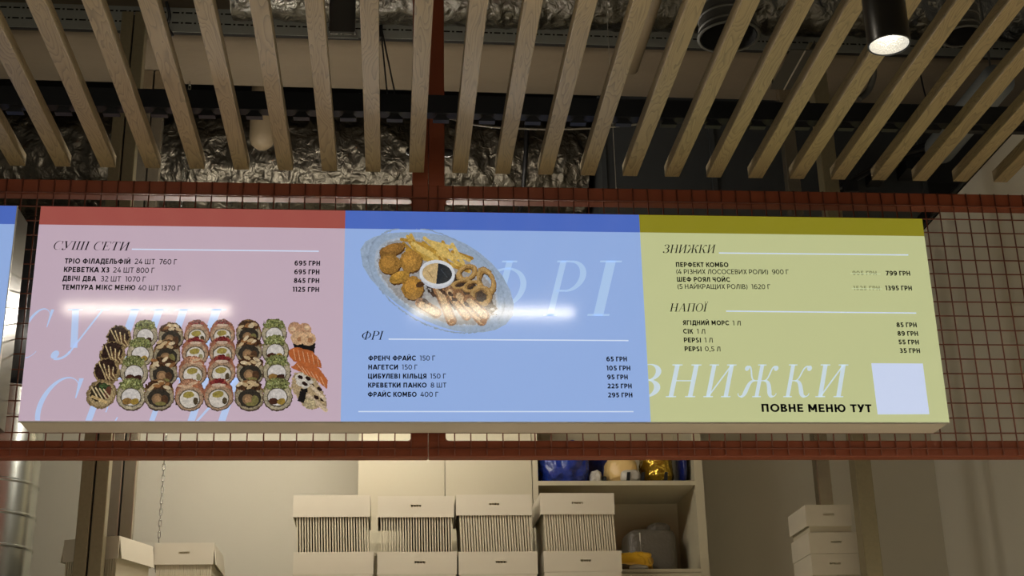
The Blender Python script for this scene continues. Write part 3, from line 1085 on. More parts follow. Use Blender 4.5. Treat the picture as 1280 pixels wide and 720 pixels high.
# the column of dark drizzled rolls at the picture's edge
for (u, v, r) in ((222, 160, 60), (192, 238, 62), (165, 318, 64)):
    cx, cy = k(u, v)
    R_ = r / 3.765
    cv.ell(cx, cy, R_, R_ * .98, (140, 116, 74), ang=-60, rough=.06, tex=.2)
    cv.ell(cx - 1, cy - 1.5, R_ * .86, R_ * .80, (50, 32, 26), ang=-60, rough=.10, tex=.25)
    cv.ell(cx + 4, cy + 4, R_ * .35, R_ * .5, (92, 62, 40), ang=-30, rough=.1)
    for j in range(4):
        cv.line((cx - 11 + 6 * j + r % 3, cy - 11 + 2 * j), (cx - 4 + 3.6 * j, cy + 2 + (j * 7) % 5), 1.5, (196, 170, 120), .2)
        cv.line((cx - 4 + 3.6 * j, cy + 2 + (j * 7) % 5), (cx - 1 + 4.2 * j, cy + 10), 1.7, (186, 158, 108), .2)
cx, cy = k(138, 425)
cv.ell(cx, cy, 20, 17.5, (132, 108, 70), ang=-35, rough=.05, tex=.22)
cv.ell(cx + .5, cy, 17, 14.5, (166, 142, 98), ang=-35, rough=.05, tex=.15)
cv.ell(cx - 1, cy - 3, 14, 11, (58, 46, 32), ang=-35, rough=.10, tex=.25)
cv.ell(cx + 4, cy - 8, 7, 6, (58, 74, 40), rough=.15, tex=.25)
cv.ell(cx + 8, cy - 2, 4, 8, (104, 58, 42), ang=20, rough=.1)
for j in range(4):
    cv.line((cx - 12 + 5 * j, cy - 9 + j), (cx - 2 + 4 * j, cy + 9 - 2 * j), 1.7, (212, 188, 138), .12)
cv.line((cx - 11, cy + 3), (cx + 6, cy + 10), 3.4, (202, 168, 108), .1)

KIND = ['green', 'tan', 'salmon', 'tobiko', 'tan', 'green']
ROWS = [[(345, 150), (466, 158), (588, 148), (708, 146), (832, 145), (952, 144)],
        [(322, 236), (447, 242), (580, 232), (708, 230), (833, 226), (957, 224)],
        [(292, 326), (430, 328), (568, 326), (704, 322), (840, 322), (964, 322)],
        [(278, 436), (410, 436), (553, 438), (690, 436), (836, 438), (967, 436)]]
for ri, row in enumerate(ROWS):
    for ci, (u, v) in enumerate(row):
        kd = KIND[ci]
        if kd == 'salmon' and ri < 2:
            kd = 'tobiko'
        roll(u, v, kd, 55 + 3.2 * ri)
# nigiri and shrimp at the other edge
for (u, v) in ((1050, 118), (1094, 122)):
    cv.ell(*k(u, v), 9, 8.5, (196, 146, 108), rough=.06, tex=.1)
cv.poly([k(1030, 150), k(1145, 185), k(1140, 232), k(1045, 205)], (24, 22, 24), rough=.3)
for (u, v) in ((1065, 160), (1112, 165)):
    cv.ell(*k(u, v), 9.5, 8.5, (214, 170, 126), rough=.06, tex=.1)
    cv.ell(*k(u + 8, v + 6), 3.5, 3.2, (170, 116, 76), rough=.1)
for (u, v) in ((1040, 118), (1106, 112)):
    cv.ell(*k(u, v), 3.5, 3, (230, 192, 150), rough=.1)
cv.poly([k(1020, 215), k(1060, 202), k(1130, 222), k(1170, 268), k(1176, 302), k(1130, 292), k(1040, 268), k(1022, 245)], (196, 98, 44), rough=.5, tex=.05)
for j in range(6):
    cv.line(k(1042 + 22 * j, 212 + 6 * j), k(1052 + 22 * j, 262 + 6 * j), 0.9, (226, 160, 112))
cv.poly([k(1030, 300), k(1060, 274), k(1120, 276), k(1170, 310), k(1204, 360), k(1200, 400), k(1150, 362), k(1080, 322)], (198, 102, 48), rough=.5, tex=.05)
for j in range(6):
    cv.line(k(1060 + 22 * j, 284 + 12 * j), k(1090 + 20 * j, 322 + 13 * j), 0.9, (228, 164, 118))
cv.poly([k(1040, 330), k(1080, 320), k(1150, 360), k(1190, 430), k(1203, 508), k(1170, 486), k(1130, 496), k(1085, 480), k(1030, 395)], (176, 150, 110), rough=.9, tex=.16)
cv.poly([k(1048, 335), k(1085, 325), k(1140, 368), k(1100, 400), k(1058, 380)], (206, 196, 182), rough=.7, tex=.1)
cv.poly([k(1078, 400), k(1110, 395), k(1092, 470), k(1062, 455)], (26, 24, 24), rough=.6)
for (u, v) in ((1075, 345), (1110, 350), (1130, 385), (1165, 400), (1150, 440), (1180, 450), (1095, 375)):
    cv.ell(*k(u, v), 3.6, 2.2, (42, 24, 20), ang=35, rough=.15)
cv.line(k(1125, 385), k(1190, 450), 4, (214, 190, 156), .1)
cv.line(k(1110, 430), k(1195, 500), 5, (206, 180, 146), .12)
cv.ell(*k(1118, 470), 7.5, 7, (182, 164, 122), rough=.08, tex=.16)
cv.build('sushi_picture', pp, Y2)


def q(u, v):                       # plate close-up coordinates -> photograph
    return 430 + u / 4.5, 270 + v / 4.5


cv = Canvas(448, 286, 652, 420, 2.0)
cv.poly([q(*p) for p in ((92, 190), (120, 145), (170, 118), (250, 98), (330, 92), (430, 92), (520, 102), (600, 120), (690, 160), (760, 205), (830, 265), (890, 335), (935, 420), (955, 500),
                         (950, 560), (910, 610), (850, 642), (780, 655), (700, 657), (620, 645), (540, 622), (460, 590), (380, 548), (300, 495), (220, 430), (150, 355), (105, 280))], (160, 183, 214), tex=.02, tex2=.03)
cv.ell(*q(520, 362), 93, 56, (150, 172, 203), ang=29, rough=.01, tex=.02, ring=.975)
cv.ell(*q(520, 370), 84, 45, (178, 192, 212), ang=28, rough=.01, tex=.03)
cv.ell(*q(522, 372), 81, 43, (166, 164, 164), ang=28, rough=.02, tex=.04)
cv.ell(*q(640, 430), 50, 20, (62, 44, 34), ang=28, rough=.10, tex=.3)
FRY = [(214, 170, 70), (200, 152, 52), (226, 186, 92), (186, 136, 44)]
for j in range(46):
    rr = random.Random(j)
    u, v = rr.uniform(360, 690), 0
    v = 150 + (u - 360) * .30 + rr.uniform(-22, 62)
    a = math.radians(rr.choice([25, 35, 50, 15, 60]) + rr.uniform(-8, 8))
    L = rr.uniform(40, 72)
    cv.line(q(u - L * math.cos(a), v - L * math.sin(a)), q(u + L * .6 * math.cos(a), v + L * .6 * math.sin(a)), 4.2, FRY[j % 4], .07)
for (u, v, a) in ((500, 165, 40), (560, 200, 42), (640, 215, 60), (440, 185, 30), (540, 160, 15), (470, 215, 28)):
    t = math.radians(a)
    cv.line(q(u - 62 * math.cos(t), v - 62 * math.sin(t)), q(u + 60 * math.cos(t), v + 60 * math.sin(t)), 4.6, (232, 194, 100), .05)
for (u, v, rx, ry, a, c) in ((270, 190, 74, 32, -18, (150, 104, 44)), (255, 270, 62, 56, 0, (164, 116, 46)), (375, 255, 62, 62, 30, (174, 124, 48)), (310, 345, 58, 32, -22, (178, 130, 46)),
                             (385, 405, 62, 66, 0, (176, 124, 44))):
    cv.ell(*q(u + 5, v + 8), rx / 4.5, ry / 4.5, (92, 58, 26), ang=a, rough=.05, tex=.15)
    cv.ell(*q(u, v), rx / 4.5, ry / 4.5, c, ang=a, rough=.05, tex=.12)
    cv.ell(*q(u - 8, v - 10), rx / 7.5, ry / 7.5, tuple(min(255, int(x * 1.16)) for x in c), ang=a, rough=.12, tex=.1)
cv.ell(*q(430, 385), 6, 3.5, (84, 52, 26), ang=-20, rough=.1)
for (u, v, rx, ry, a) in ((690, 320, 64, 44, -28), (660, 385, 66, 26, -12), (720, 395, 58, 30, -20), (800, 365, 50, 82, -22), (770, 450, 62, 62, 40)):
    cv.ell(*q(u + 3, v + 6), rx / 4.5, ry / 4.5, (96, 64, 34), ang=a, rough=.04, ring=.5)
    cv.ell(*q(u, v), rx / 4.5, ry / 4.5, (170, 126, 62), ang=a, rough=.04, tex=.1, ring=.52)
    cv.ell(*q(u - 2, v - 3), rx / 5.0, ry / 5.0, (196, 154, 88), ang=a, rough=.05, tex=.08, ring=.72)
for (p, r_, c) in (((430, 490), (520, 545), 0), ((520, 385), (605, 590), 1), ((590, 420), (690, 560), 0), ((640, 440), (775, 590), 1), ((700, 470), (790, 560), 0)):
    cv.line(q(*p), q(*r_), 13, (150, 102, 62), .22)
    cv.line(q(p[0] + 6, p[1] + 10), q(*r_), 8, (204, 166, 118), .16)
for (u, v) in ((500, 440), (560, 430), (620, 470), (690, 500), (540, 410), (600, 440), (460, 480)):
    cv.ell(*q(u, v), 4.5, 2.2, (70, 40, 26), ang=40, rough=.2, tex=.2)
for p in ((610, 590), (785, 590)):
    cv.ell(*q(*p), 4.2, 3, (160, 100, 50), rough=.2)
cv.ell(*q(524, 330), 22.2, 17.6, (206, 212, 226), ang=6, rough=.005, tex=.02)
cv.ell(*q(524, 322), 22.2, 16.4, (228, 232, 240), ang=6, tex=.01, tex2=.02)
cv.ell(*q(524, 324), 18.6, 12.8, (38, 44, 52), ang=6, tex=.1)
cv.ell(*q(524, 324), 18.6, 12.8, (220, 186, 128), ang=6, half='left', tex=.06)
cv.line(q(470, 310), q(500, 350), .9, (180, 142, 84))
cv.line(q(545, 300), q(580, 345), .9, (70, 80, 88))
cv.build('plate_picture', pb, Y2)

# ------------------------------------------------------------------ the neighbouring board, mostly outside the frame
LX = -1.2387
nb = thing('menu_board', 'second backlit menu board with blue panel and grey metal side, beside the pink panel', 'menu board', (LX - 0.5, 4.39, ZB))
MB().box(LX - 3.0, LX, SY + 0.004, SBK - 0.003, ZB, ZT).build('housing', M['side_metal'], nb, bevel=0.002)
MB().box(LX - 3.0, LX, SY - 0.001, SY + 0.006, ZB - 0.004, ZB).box(LX - 0.001, LX + 0.002, SY - 0.001, SY + 0.006, ZB, ZT).build('edge_trim', M['silver'], nb)
np_ = MB().box(LX - 3.0, LX - 0.001, SY, SY + 0.004, ZB, ZT).build('panel', P_BLUE, nb)
flat([[(LX - 3.0, ZT - BAND), (LX - .001, ZT - BAND), (LX - .001, ZT), (LX - 3.0, ZT)]], Y1).build('color_band', B_BLUE, np_)
flat([[(LX - .9, 3.302), (LX - .042, 3.302), (LX - .042, 3.306), (LX - .9, 3.306)]], Y2).build('rule_line', RULE_M, np_)

# ------------------------------------------------------------------ lamps
dl = thing('pendant_downlight', 'black cylinder downlight with a lit lens below the oak slats', 'lamp', (1.2425, 2.98, 3.378))


def downlight(root, watts):
    x, y, z = root['_org']
    R_ = 0.0535
    prof = [(R_ - .004, z + .03), (R_ - .002, z), (R_, z + .002), (R_, 3.660), (R_ - .003, SZ)]
    MB().lathe(x, y, [(R_ - .004, z + .03)] + prof[1:], 40, caps=False).build('housing', M['gloss_black'], root, smooth='sharp')
    MB().lathe(x, y, [(0.020, z + .045), (0.034, z + .022), (R_ - .0045, z + .003)], 40, caps=False).build('reflector', REFL, root, smooth=True)
    MB().lathe(x, y, [(0.001, z + .044), (0.021, z + .044)], 24, caps=False).build('lamp_chip', CHIP, root)
    ld = bpy.data.lights.new('downlight_lamp', 'SPOT')
    ld.energy = watts
    ld.color = (1.0, 0.92, 0.78)
    ld.spot_size = math.radians(120)
    ld.spot_blend = 0.6
    ld.shadow_soft_size = 0.03
    lo = bpy.data.objects.new('downlight_lamp', ld)
    COL.objects.link(lo)
    lo.parent = root
    lo.location = (0, 0, -0.01)


REFL = mat('ribbed_reflector', '#E8E6DC', 0.25, metal=0.6, bump=0.6, bscale=220, emit=(1, .97, .9), estr=0.30)
CHIP = mat('lamp_chip', '#FFFFFF', 0.5, emit=(1, .97, .9), estr=11.0)
downlight(dl, HALL_W)
downlight(thing('pendant_downlight', 'added unseen downlight over the hall, brightening the stall side wall', 'lamp', (2.38, 2.98, 3.378)), HALL_W * 0.8)  # unseen lamp added to brighten the side wall
for (x, y, lab) in ((-1.9, 0.6, 'first of the near row'), (0.1, 0.6, 'middle of the near row'), (2.1, 0.6, 'last of the near row'), (-1.9, -1.6, 'first of the far row'), (0.1, -1.6, 'middle of the far row'), (2.1, -1.6, 'last of the far row')):  # unseen lamps added for light bounced up from the floor
    downlight(thing('pendant_downlight', 'added unseen downlight over the hall behind the viewer, ' + lab, 'lamp', (x, y, 3.378), 'added downlights behind the viewer'), HALL_W)
for x0, lab in ((-1.392, 'linear hall lamp under the slats facing the pink panel'), (0.087, 'linear hall lamp under the slats facing the blue panel')):
    t_ = thing('linear_lamp', lab, 'lamp', (x0 + .35, 2.958, 3.60), 'linear hall lamps')
    MB().box(x0, x0 + .70, 2.934, 2.982, 3.625, SZ).build('housing', M['lamp_white'], t_)
    MB().box(x0 + .003, x0 + .697, 2.936, 2.980, 3.602, 3.625).build('diffuser', M['streak'], t_, bevel=.006)
for x0, yl, yb, tm, lab in ((-0.15, 5.2, 6.25, 'tube_dim', 'bare tube lamp on arms in the stall behind the blue panel'), (-1.02, 5.5, 6.70, 'tube', 'bare tube lamp on arms in the stall behind the pink panel')):
    t_ = thing('tube_lamp', lab, 'lamp', (x0 + .3, yl, 3.52), 'stall tube lamps')
    MB().box(x0, x0 + .6, yl - .008, yl + .008, 3.575, 3.59).build('housing', M['lamp_white'], t_)
    MB().tube([(x0 + .01, yl, 3.53), (x0 + .59, yl, 3.53)], 0.014, 12).build('tube', M[tm], t_, smooth=True)
    for xx in (x0 + .05, x0 + .55):
        MB().tube([(xx, yl + .008, 3.583), (xx, yb - .006, 3.583)], 0.006, 8).build('arm', M['lamp_white'], t_)


# ------------------------------------------------------------------ steel posts
def post(label, x0, x1, y, depth, z1, double, name='steel_post', m='zinc'):
    p = thing(name, label, 'post', ((x0 + x1) / 2, y + depth / 2, 0))
    if double:
        g_ = 0.007
        w = (x1 - x0 - g_) / 2
        segs = ((x0, x0 + w), (x1 - w, x1))
    else:
        segs = ((x0, x1),)
    for a, c in segs:
        MB().box(a, c, y, y + depth, 0, z1).build('channel', M[m], p, bevel=0.003)
    if double:
        MB().box(x0 + 0.01, x1 - 0.01, y + 0.015, y + depth - 0.015, 0.01, z1 - 0.01).build('web', M['dark_hole'], p)
    MB().box(x0 - .03, x1 + .03, y - .03, y + depth + .03, 0, 0.008).build('base_plate', M['zinc'], p)
    return p


post('galvanized double-channel post nearer the mesh, on the side of the round duct', -1.206, -1.100, 5.45, 0.06, 4.93, True)
post('galvanized double-channel post further back, on the side of the round duct', -1.190, -1.082, 5.92, 0.05, 4.90, True, m='zinc_bright')
post('galvanized single post nearer the mesh, beside the short carton stack', 1.893, 1.962, 5.45, 0.075, 4.86, False)
post('galvanized single post further back, behind the short carton stack', 1.880, 1.942, 5.92, 0.06, 4.90, False, m='zinc_bright')

# ------------------------------------------------------------------ ducts and pipes
def ribbed(cx, cy, r, z0, z1, pitch, seg=40):
    pr = []
    z = z0
    while z < z1:
        pr += [(r, z), (r, z + pitch - .016), (r + .004, z + pitch - .011), (r + .004, z + pitch - .005)]
        z += pitch
    return MB().lathe(cx, cy, pr, seg, caps=False)


sd = ribbed(-1.645, 5.8, 0.19, 0.0, 3.27, 0.131).build('spiral_duct', M['zinc_duct'], smooth='sharp')
MB().tube([(-1.645, 5.8, 3.24), (-1.645, 5.8, 3.6), (-1.645, 5.84, 3.8), (-1.645, 5.95, 3.97), (-1.645, 6.15, 4.08), (-1.645, 6.4, 4.1), (-1.645, 6.69, 4.1)], 0.15, 24).build('hose', M['black'], sd, smooth=True)
tag(sd, 'shiny vertical spiral duct against the back wall by the double posts', 'duct')


def crumple(p, amp, sc):
    w_ = p + Vector((noise.noise(p * 5), noise.noise(p * 5 + Vector((7, 1, 2))), noise.noise(p * 5 - Vector((3, 9, 4))))) * .06
    rd = lambda q_: 1 - 2 * abs(noise.noise(q_))
    return amp * (.7 * noise.noise(p * 2.2) + .9 * rd(w_ * sc) + .5 * rd(w_ * sc * 2.3 + Vector((3, 3, 3))) + .28 * rd(w_ * sc * 5.1) + .14 * rd(w_ * sc * 11))


def foil_duct(x0, x1, cy, cz, ry, rz, amp, sc, name, m, label, nx=260, na=72, drift=0.0):
    rows_ = []
    for i in range(nx + 1):
        x = x0 + (x1 - x0) * i / nx
        r_ = []
        for j in range(na + 1):
            t = 2 * PI * j / na
            d = Vector((0, math.cos(t), math.sin(t)))
            base = Vector((x, cy + drift * x + ry * d.y, cz + rz * d.z))
            r_.append(base + d * crumple(base, amp, sc))
        rows_.append(r_)
    o = MB().grid(rows_).build(name, m, smooth=True)
    return tag(o, label, 'duct')


big = foil_duct(-2.6, 0.98, 6.62, 4.755, 0.36, 0.345, 0.013, 7.0, 'insulated_duct', M['foil'], 'large foil wrapped duct above the stall wall behind the red column', 520, 150)
foil_duct(-0.72, 3.2, 5.39, 5.055, 0.155, 0.155, 0.011, 9.0, 'flexible_duct', M['foil_fine'], 'crumpled silver flexible duct high above the slats', 420, 90, 0.004)
foil_duct(-2.6, -0.80, 5.36, 5.16, 0.17, 0.17, 0.008, 4.0, 'flexible_duct', M['foil'], 'smoother grey wrapped duct high above the slats near the double posts', 200, 70, 0.004)
# strap round the big foil duct
b = MB()
b.tube([(0.66 + .02 * math.sin(t), 6.62 + .386 * math.cos(t), 4.755 + .371 * math.sin(t)) for t in [2 * PI * i / 40 for i in range(40)]], 0.012, 6, closed=True)
b.build('strap', M['black'], big, smooth=True)['label'] = 'dark strap'
# dark rectangular duct continuing
dd = thing('rectangular_duct', 'dark painted rectangular duct above the discount panel', 'duct', (1.85, 6.4, 4.37))
MB().box(1.02, 2.66, 6.15, 7.0, 4.37, 4.96).build('body', M['dark_duct'], dd)
for x in (1.03, 1.58, 2.12, 2.65):
    MB().box(x - .012, x + .012, 6.135, 6.15, 4.36, 4.97).build('flange', M['dark_duct'], dd)


def open_duct(u, v, r, z, label):
    p = at_z(u, v, z)
    t_ = thing('open_duct', label, 'duct', p)
    pr = []
    zz = z
    while zz < 5.38:
        pr += [(r, zz), (r, zz + .026), (r + .004, zz + .030), (r + .004, zz + .036)]
        zz += .040
    MB().lathe(p.x, p.y, pr, 40, caps=False).build('shell', M['dark_tray'], t_, smooth='sharp')
    MB().lathe(p.x, p.y, [(r - .004, z + .002), (r - .004, 5.37), (.001, 5.37)], 32, caps=False).build('lining', M['dark_hole'], t_, smooth=True)
    MB().lathe(p.x, p.y, [(r, z), (r + .010, z), (r + .010, z + .008), (r, z + .008)], 40, caps=False).build('collar', M['dark_tray'], t_, smooth=True)


open_duct(911, 47, 0.098, 4.05, 'open ended round duct hanging above the slats, the one further from the downlight')
open_duct(1203, 46, 0.066, 4.10, 'small open ended round duct hanging above the slats close to the downlight')

e = at_z(790, 86, 4.62)
tag(MB().tube([e, e + Vector((0.0, -0.75, 0.0))], 0.028, 16).build('conduit_pipe', M['pipe_beige'], smooth=True), 'beige pipe running overhead above the slats over the blue panel', 'pipe')
c = at_y(327, 186, 6.15)
b = MB().lathe(c.x, 6.15, [(.001, c.z), (.03, c.z + .005), (.052, c.z + .025), (.062, c.z + .06), (.062, 5.4)], 28)
tag(b.build('pipe_stub', M['pipe_beige'], smooth=True), 'stubby beige vertical pipe with rounded end below the rough soffit', 'pipe')
op = MB().tube([(2.60, 5.12, 4.50), (2.60, 5.80, 4.50)], 0.075, 20).build('overhead_pipe', M['pipe_grey'], smooth=True)
MB().tube([(2.60, 5.17, 4.57), (2.60, 5.17, 5.4)], .005, 6).build('hanger', M['dark_tray'], op)
tag(op, 'pale blue-grey pipe running along the top of the side wall', 'pipe')
tag(MB().tube([(2.725, 4.2, 4.366), (2.725, 6.68, 4.366)], 0.013, 8).build('black_cable', M['black'], smooth=True), 'thick black cable along the top edge of the side wall', 'cable')
bc = thing('cable_bundle', 'bundle of black cables and clamps above the yellow panel', 'cable', (2.3, 6.0, 4.4))
for j in range(4):
    pts = [at_y(1045 + 9 * j + t * 140, 238 - t * 52 - 9 * math.sin(t * PI) - 6 * j, 5.98 + .03 * j) for t in [i / 12 for i in range(13)]]
    MB().tube(pts, 0.011, 8).build('cable', M['black'] if j != 1 else M['dark_tray'], bc, smooth=True)
for (u, v) in ((1062, 234), (1100, 214), (1140, 206), (1165, 196)):
    c = at_y(u, v, 5.97)
    MB().box(c.x - .035, c.x + .035, c.y - .02, c.y + .12, c.z - .03, c.z + .03).build('clamp', M['black'], bc)

# ------------------------------------------------------------------ perforated trays
def slotted(x0, x1, z0, z1, y, zs, pitch=0.0585, slot=(0.030, 0.009), dot=0.010):
    """A vertical sheet in the XZ plane with rows of real slots and holes."""
    b = MB()
    holes = []
    x = x0 + 0.012
    while x < x1 - 0.05:
        holes.append((x, x + slot[0], slot[1]))
        holes.append((x + slot[0] + .0095, x + slot[0] + .0095 + dot, dot))
        x += pitch
    zc = z0
    for zr in zs:
        hh = 0.007
        b.box(x0, x1, y, y + .002, zc, zr - hh)
        px_ = x0
        for a, c, w in holes:
            b.box(px_, a, y, y + .002, zr - hh, zr + hh)
            if w / 2 < hh:
                b.box(a, c, y, y + .002, zr - hh, zr - w / 2)
                b.box(a, c, y, y + .002, zr + w / 2, zr + hh)
            px_ = c
        b.box(px_, x1, y, y + .002, zr - hh, zr + hh)
        zc = zr + hh
    b.box(x0, x1, y, y + .002, zc, z1)
    return b


ct = thing('cable_tray', 'long perforated grey cable tray running along the rough soffit', 'cable tray', (0.4, 5.6, 4.91))
z0 = 4.905
s_ = slotted(-2.6, 3.2, z0, z0 + .125, 5.585, (z0 + .047, z0 + .100))
s_.v = [Vector((p.x, p.y + .012 * p.x, p.z)) for p in s_.v]
s_.build('perforated_side', M['tray'], ct)
q_ = MB().box(-2.6, 3.2, 5.61, 5.612, z0 + .0, z0 + .125).box(-2.6, 3.2, 5.587, 5.61, z0 + .0, z0 + .002)
q_.v = [Vector((p.x, p.y + .012 * p.x, p.z)) for p in q_.v]
q_.build('backing', M['dark_hole'], ct)

a, c = at_y(411, 42, 5.15), at_y(444, 42, 5.15)
vd = thing('tray_drop', 'dark vertical cable tray drop with a perforated end above the blue panel corner', 'cable tray', (a.x, 5.15, a.z))
MB().box(a.x, c.x, 5.15, 5.154, a.z, 5.39).box(a.x, a.x + .004, 5.13, 5.15, a.z, 5.39).box(c.x - .004, c.x, 5.13, 5.15, a.z, 5.39).build('channel', M['dark_tray'], vd)
slotted(a.x - .004, c.x + .012, a.z - .022, a.z + .008, 5.145, (a.z - .007,)).build('perforated_end', M['tray'], vd)

a = at_z(978, 112, 4.70)
tr = thing('tray_channel', 'dark steel channel running overhead above the discount heading', 'cable tray', (a.x, a.y, 4.70))
MB().box(a.x - .06, a.x + .055, a.y - .36, a.y, 4.70, 4.704).box(a.x + .051, a.x + .055, a.y - .36, a.y, 4.704, 4.75).build('channel', M['dark_tray'], tr)
MB().box(a.x + .003, a.x + .009, a.y - .36, a.y, 4.697, 4.7).build('edge_strip', M['silver'], tr)
MB().tube([(a.x - .05, a.y - .02, 4.703), (a.x - .05, a.y - .02, 4.91)], .004, 6).build('hanger', M['dark_tray'], tr)

# ------------------------------------------------------------------ cables, wires, chain
def sag(pts, r, name, m, label, cat='cable', n=8):
    P = [Vector(p) for p in pts]
    out = []
    for i in range(len(P) - 1):
        p0, p1, p2, p3 = P[max(i - 1, 0)], P[i], P[i + 1], P[min(i + 2, len(P) - 1)]
        for j in range(n):
            t = j / n
            out.append(0.5 * ((2 * p1) + (p2 - p0) * t + (2 * p0 - 5 * p1 + 4 * p2 - p3) * t * t + (3 * p1 - p0 - 3 * p2 + p3) * t ** 3))
    out.append(P[-1])
    return tag(MB().tube(out, r, 6).build(name, m, smooth=True), label, cat)


sag([at_y(556, 147, 4.47), at_y(600, 157, 4.36), at_y(650, 160.5, 4.36), at_y(700, 161.5, 4.36), at_y(760, 159, 4.36), at_y(815, 153, 4.36), at_y(835, 149, 4.2)], .0032, 'sagging_cable', M['cable_white'],
    'pale cable sagging behind the slats beside the red column')
p = at_y(770, 233, 4.50)
tag(MB().tube([(p.x, 4.50, UZ1 - .001), (p.x, 4.50, 5.4)], 0.0012, 5).build('hanger_wire', M['cable_white']), 'thin vertical hanger wire rising from the red frame', 'wire')
hw = thing('brace_wire', 'pair of slanting dark brace wires above the blue panel', 'wire', at_y(474, 20, 5.3))
for (u1, v1) in ((484, 117), (494, 119)):
    p0, p1 = at_y(475, 26, 5.56), at_y(u1, v1, 5.56)
    MB().tube([p0, p1], 0.004, 6).build('wire', M['black'], hw)
c = at_y(475, 40, 5.56)
MB().box(c.x - .012, c.x + .012, 5.55, 5.57, c.z - .03, c.z + .045).build('clamp', M['black'], hw)
sag([at_y(1085, 62, 5.55), at_y(1092, 90, 5.6), at_y(1086, 112, 5.64), at_y(1074, 124, 5.64)], .016, 'flexible_conduit', M['dark_tray'], 'bent grey flexible conduit above the slats near the downlight', 'pipe')
sag([at_y(1145, 60, 5.6), at_y(1152, 100, 5.6), at_y(1160, 132, 5.6)], .004, 'black_cable', M['black'], 'thin black cable dangling over the soffit beyond the downlight', 'cable')
sag([at_y(208, 2, 5.5), at_y(212, 20, 5.52), at_y(209, 32, 5.54), at_y(216, 45, 5.56)], .008, 'black_cable', M['black'], 'black cable end hanging over the cable tray near the double posts', 'cable')
b = MB()
b.tube([at_y(507, 189.5, 4.56) + Vector((.0, 0, 0))] + [at_y(u, 189.5 + (u - 507) * .03, 4.56) for u in (509, 513, 530, 545, 561, 565)] + [at_y(567, 191.3, 4.56)], [.004, .012, .0165, .0175, .0175, .0165, .012, .004], 14)
tag(b.build('black_bolt', M['black'], smooth=True), 'black rounded bolt ends sticking out behind the red column', 'bolt')

ch = thing('hanging_chain', 'thin steel chain hanging beside the double posts', 'chain', (-0.985, 6.03, 2.5))
link0 = [None, None]
z = 2.52
i = 0
while z < 4.90 and i < 100:
    if link0[i % 2] is None:
        pts = []
        for t in [2 * PI * j / 16 for j in range(16)]:
            xx, zz = .0055 * math.cos(t), .0085 * math.sin(t) + (.0075 if math.sin(t) > 0 else -.0075)
            pts.append(Vector((xx, 0, zz)) if i % 2 == 0 else Vector((0, xx, zz)))
        pts = [p + Vector(ch['_org']) for p in pts]
        o = MB().tube(pts, .0017, 5, closed=True).build('link', M['zinc_duct'], ch, smooth=True)
        link0[i % 2] = o
    else:
        o = link0[i % 2].copy()
        COL.objects.link(o)
        o.parent = ch
    o.location = (0, 0, z - 2.5)
    z += 0.0245
    i += 1

# ------------------------------------------------------------------ tall cabinets and open shelving
CY = 6.25
tc_ = thing('tall_cabinet', 'tall cream two-door cabinet behind the cartons', 'cabinet', (0.247, 6.47, 0))
MB().box(-0.150, 0.644, CY + .02, WY - .002, 0, 3.9).build('carcass', M['cabinet'], tc_)
for x0, x1, hx in ((-0.150, 0.2425, 0.19), (0.2465, 0.644, 0.29)):
    d_ = MB().box(x0, x1, CY, CY + .018, 0.08, 3.895).build('door', M['cabinet'], tc_, bevel=.0015)
    MB().box(hx, hx + .012, CY - .025, CY - .012, 1.0, 1.2).box(hx, hx + .012, CY - .012, CY, 1.0, 1.012).box(hx, hx + .012, CY - .012, CY, 1.188, 1.2).build('handle', M['silver'], d_)
os_ = thing('open_shelving', 'cream open shelving unit holding plastic bags beside the tall cabinet', 'shelving', (1.046, 6.47, 0))
MB().box(0.647, 0.672, CY, WY - .002, 0, 3.9).build('side_panel', M['cabinet'], os_)
MB().box(1.402, 1.442, CY, WY - .002, 0, 3.9).build('side_panel', M['cabinet'], os_)
MB().box(0.672, 1.402, WY - .02, WY - .002, 0, 3.9).build('back_panel', M['cabinet'], os_)
for z0, z1 in ((2.974, 2.995), (2.572, 2.590), (3.50, 3.52), (3.875, 3.90), (0.06, 0.09)):
    MB().box(0.672, 1.402, CY + .002, WY - .02, z0, z1).build('shelf', M['cabinet'], os_)
MB().box(0.675, 1.399, CY - .016, CY + .001, 0.09, 2.568).build('door', M['cabinet'], os_, bevel=.0015)

# supports of the carton stacks, below the frame
for (x0, x1, y0, y1, lab) in ((-1.0, 1.10, 5.72, 6.20, 'white wall cabinet carrying the row of four cartons'), (-1.44, -1.03, 5.545, 5.885, 'small white cabinet carrying the carton behind the double post'),
                              (1.58, 1.91, 5.56, 5.885, 'small white cabinet carrying the short carton stack')):
    t_ = thing('base_cabinet', lab, 'cabinet', ((x0 + x1) / 2, (y0 + y1) / 2, 0))
    MB().box(x0, x1, y0 + .02, y1, 0, 2.165).build('carcass', M['cabinet'], t_)
    n = max(1, round((x1 - x0) / .5))
    for j in range(n):
        w = (x1 - x0) / n
        MB().box(x0 + j * w + .002, x0 + (j + 1) * w - .002, y0, y0 + .018, .05, 2.16).build('door', M['cabinet'], t_, bevel=.002)


